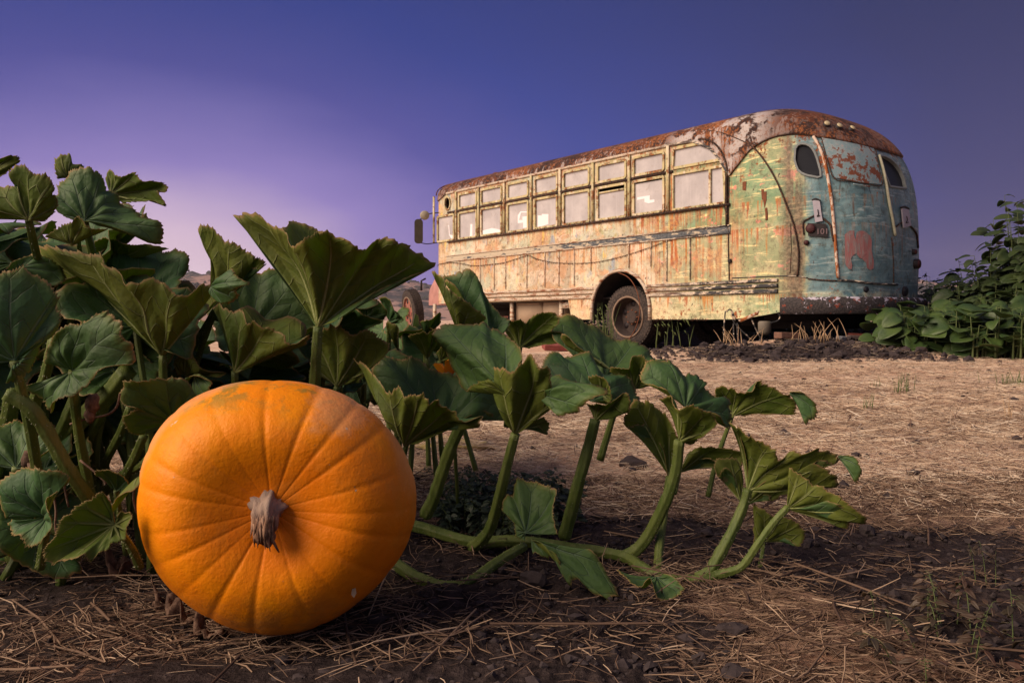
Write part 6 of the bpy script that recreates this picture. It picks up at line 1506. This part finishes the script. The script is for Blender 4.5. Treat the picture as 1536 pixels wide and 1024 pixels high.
leafy('squash_plant', 'squash plant cut off by the right edge of the picture', 'squash plant', bz(1550,532,9.4), 24, .72, .45, .28, M_FO1, 4, nl=3, ratio=1.05, group=G, lean=.2)
leafy('squash_plant', 'raised squash leaves behind the low row where the bumper ends', 'squash plant', bz(1425,520,10.4), 26, .85, .5, .30, M_FO1, 5, nl=2, ratio=1.15, group=G, lean=.2)
leafy('tall_shrub', 'tall broad leaved shrub standing over the squash at the right edge', 'shrub', bz(1500,525,10.6), 30, 1.75, .50, .22, M_FO2, 6, nl=22, ratio=.72, lean=.18)
leafy('tall_shrub', 'tallest dark shrub, its top cut by the right edge of the picture', 'shrub', bz(1560,525,10.8), 46, 2.20, .80, .20, M_FO2, 7, nl=22, ratio=.70, lean=.2)
leafy('tall_shrub', 'bushy lower shrub under the tall broad leaved one', 'shrub', bz(1465,524,10.4), 24, 1.0, .45, .15, M_FO2, 8, nl=14, ratio=.6, lean=.3)
leafy('dark_weed', 'dark feathery weed close to the right side of the bus', 'weed', bz(1400,515,12.5), 26, 1.15, .60, .14, M_FO3, 9, False, 18, ratio=.35, lean=.2, group='dark weeds behind the bus tail')
leafy('dark_weed', 'dark leafy clump filling the gap right beside the rear corner of the bus', 'weed', bz(1398,520,11.3), 30, .95, .38, .15, M_FO3, 77, False, 14, ratio=.6, lean=.2, group='dark weeds behind the bus tail')
leafy('dark_weed', 'dark weed with a star shaped top rising above the others', 'weed', bz(1436,515,12.0), 9, 1.45, .32, .15, M_FO3, 10, False, 20, ratio=.30, lean=.1, group='dark weeds behind the bus tail')
leafy('dark_weed', 'dark low weed mass between the star topped weed and the tall shrub', 'weed', bz(1462,515,12.2), 26, 1.15, .55, .15, M_FO3, 12, False, 18, ratio=.35, lean=.2, group='dark weeds behind the bus tail')
for k, (lx, ly, lab) in enumerate(((-3.2,-2.1,'dark weeds seen low behind the right rear corner of the bus'),(-1.6,-2.2,'dark weeds seen under the bus behind the hanging wires'),(0.2,-2.2,'dark weeds seen under the bus behind the rear wheel'),(2.2,-2.3,'dark weeds seen under the bus behind the tan lockers'),(4.4,-2.3,'dark weeds seen under the front of the bus'))):
    p = BM @ Vector((lx, ly, 0)); leafy('dark_weed', lab, 'weed', Vector((p.x, p.y, float(gz(p.x, p.y)))), 60, .55, 1.1, .16, M_FO3, 60+k, False, 9, ratio=.45, lean=.3, group='dark weeds behind the bus')
leafy('small_bush', 'low dark green bush on the soil between the second and third petioles', 'bush', gp(768, 784), 80, .125, .15, .019, M_FO3, 13, False, 26, ratio=.6, lean=.6)
leafy('small_bush', 'thin sprig of dark leaves on the straw behind the first petiole', 'bush', gp(665, 706), 14, .02, .09, .010, M_FO3, 14, False, 10, ratio=.6, lean=.8)
M_WEED = foliage_mat('dying_weed', (.045,.035,.020), (.085,.042,.026), (.1,.06,.02))
leafy('dying_weed', 'straggly brown weed in the lower right corner', 'weed', gp(1440, 975), 26, .085, .15, .020, M_WEED, 15, False, 12, ratio=.45, lean=1.2)
leafy('dying_weed', 'thin reddish weed stalk by the right edge above the brown weed', 'weed', gp(1500, 880), 5, .10, .05, .014, M_WEED, 16, False, 9, ratio=.4, lean=.5)
# dry spear in front of the squash
tuft('dry_grass', bz(1472,537,9.3), 2, .62, M_DRY, 'single dry oat stalk leaning in front of the squash leaves', 'dry grass', .03, .5, .006, None, 50)
# withered flower heads and tendrils in the left mass
mb = MB(); rgd = random.Random(9)
dm = empty('withered_growth', at(140,620,1.3)); tag(dm, 'withered brown flowers and tendrils hanging among the left stalks', 'dead growth')
for pts in (((105,636),(130,628),(160,622),(175,610),(180,590)),((60,640),(55,655),(46,675),(40,690)),((80,740),(84,765),(83,790),(88,810)),((120,690),(145,710),(160,725)),((95,690),(97,730),(103,760)),((205,720),(200,745),(205,770))):
    mb = MB(); mb.tube(crom([at(x, y, 1.24)-dm.location for x, y in pts], 4), [.0018]*(4*(len(pts)-1)+1), 5); mb.build('tendril', M_DEAD, dm)
for (x, y, r) in ((138,605,.022),(134,622,.018),(42,688,.016),(50,700,.015)):
    mb = MB(); V = rock(np.random.default_rng(x), r*.7); V = V*np.array([.7,.7,1.5]); mb.add(V+np.array(at(x, y, 1.22)-dm.location), IF); mb.build('dry_flower', M_DEAD, dm)
# ------------------------------------------------------------------ the evening haze over the far hills
t = bpy.data.materials.new('haze'); t.use_nodes = True; nt = t.node_tree; nt.nodes.clear()
mo_ = nt.nodes.new('ShaderNodeOutputMaterial'); pv = nt.nodes.new('ShaderNodeVolumePrincipled')
pv.inputs['Color'].default_value = (.80,.72,.86,1); pv.inputs['Density'].default_value = .00016; pv.inputs['Anisotropy'].default_value = 0
nt.links.new(pv.outputs[0], mo_.inputs['Volume'])
mb = MB(); mb.box((0, 940, 78), (5300, 2160, 178)); hz = mb.build('haze', t, None, False); tag(hz, kind='stuff')
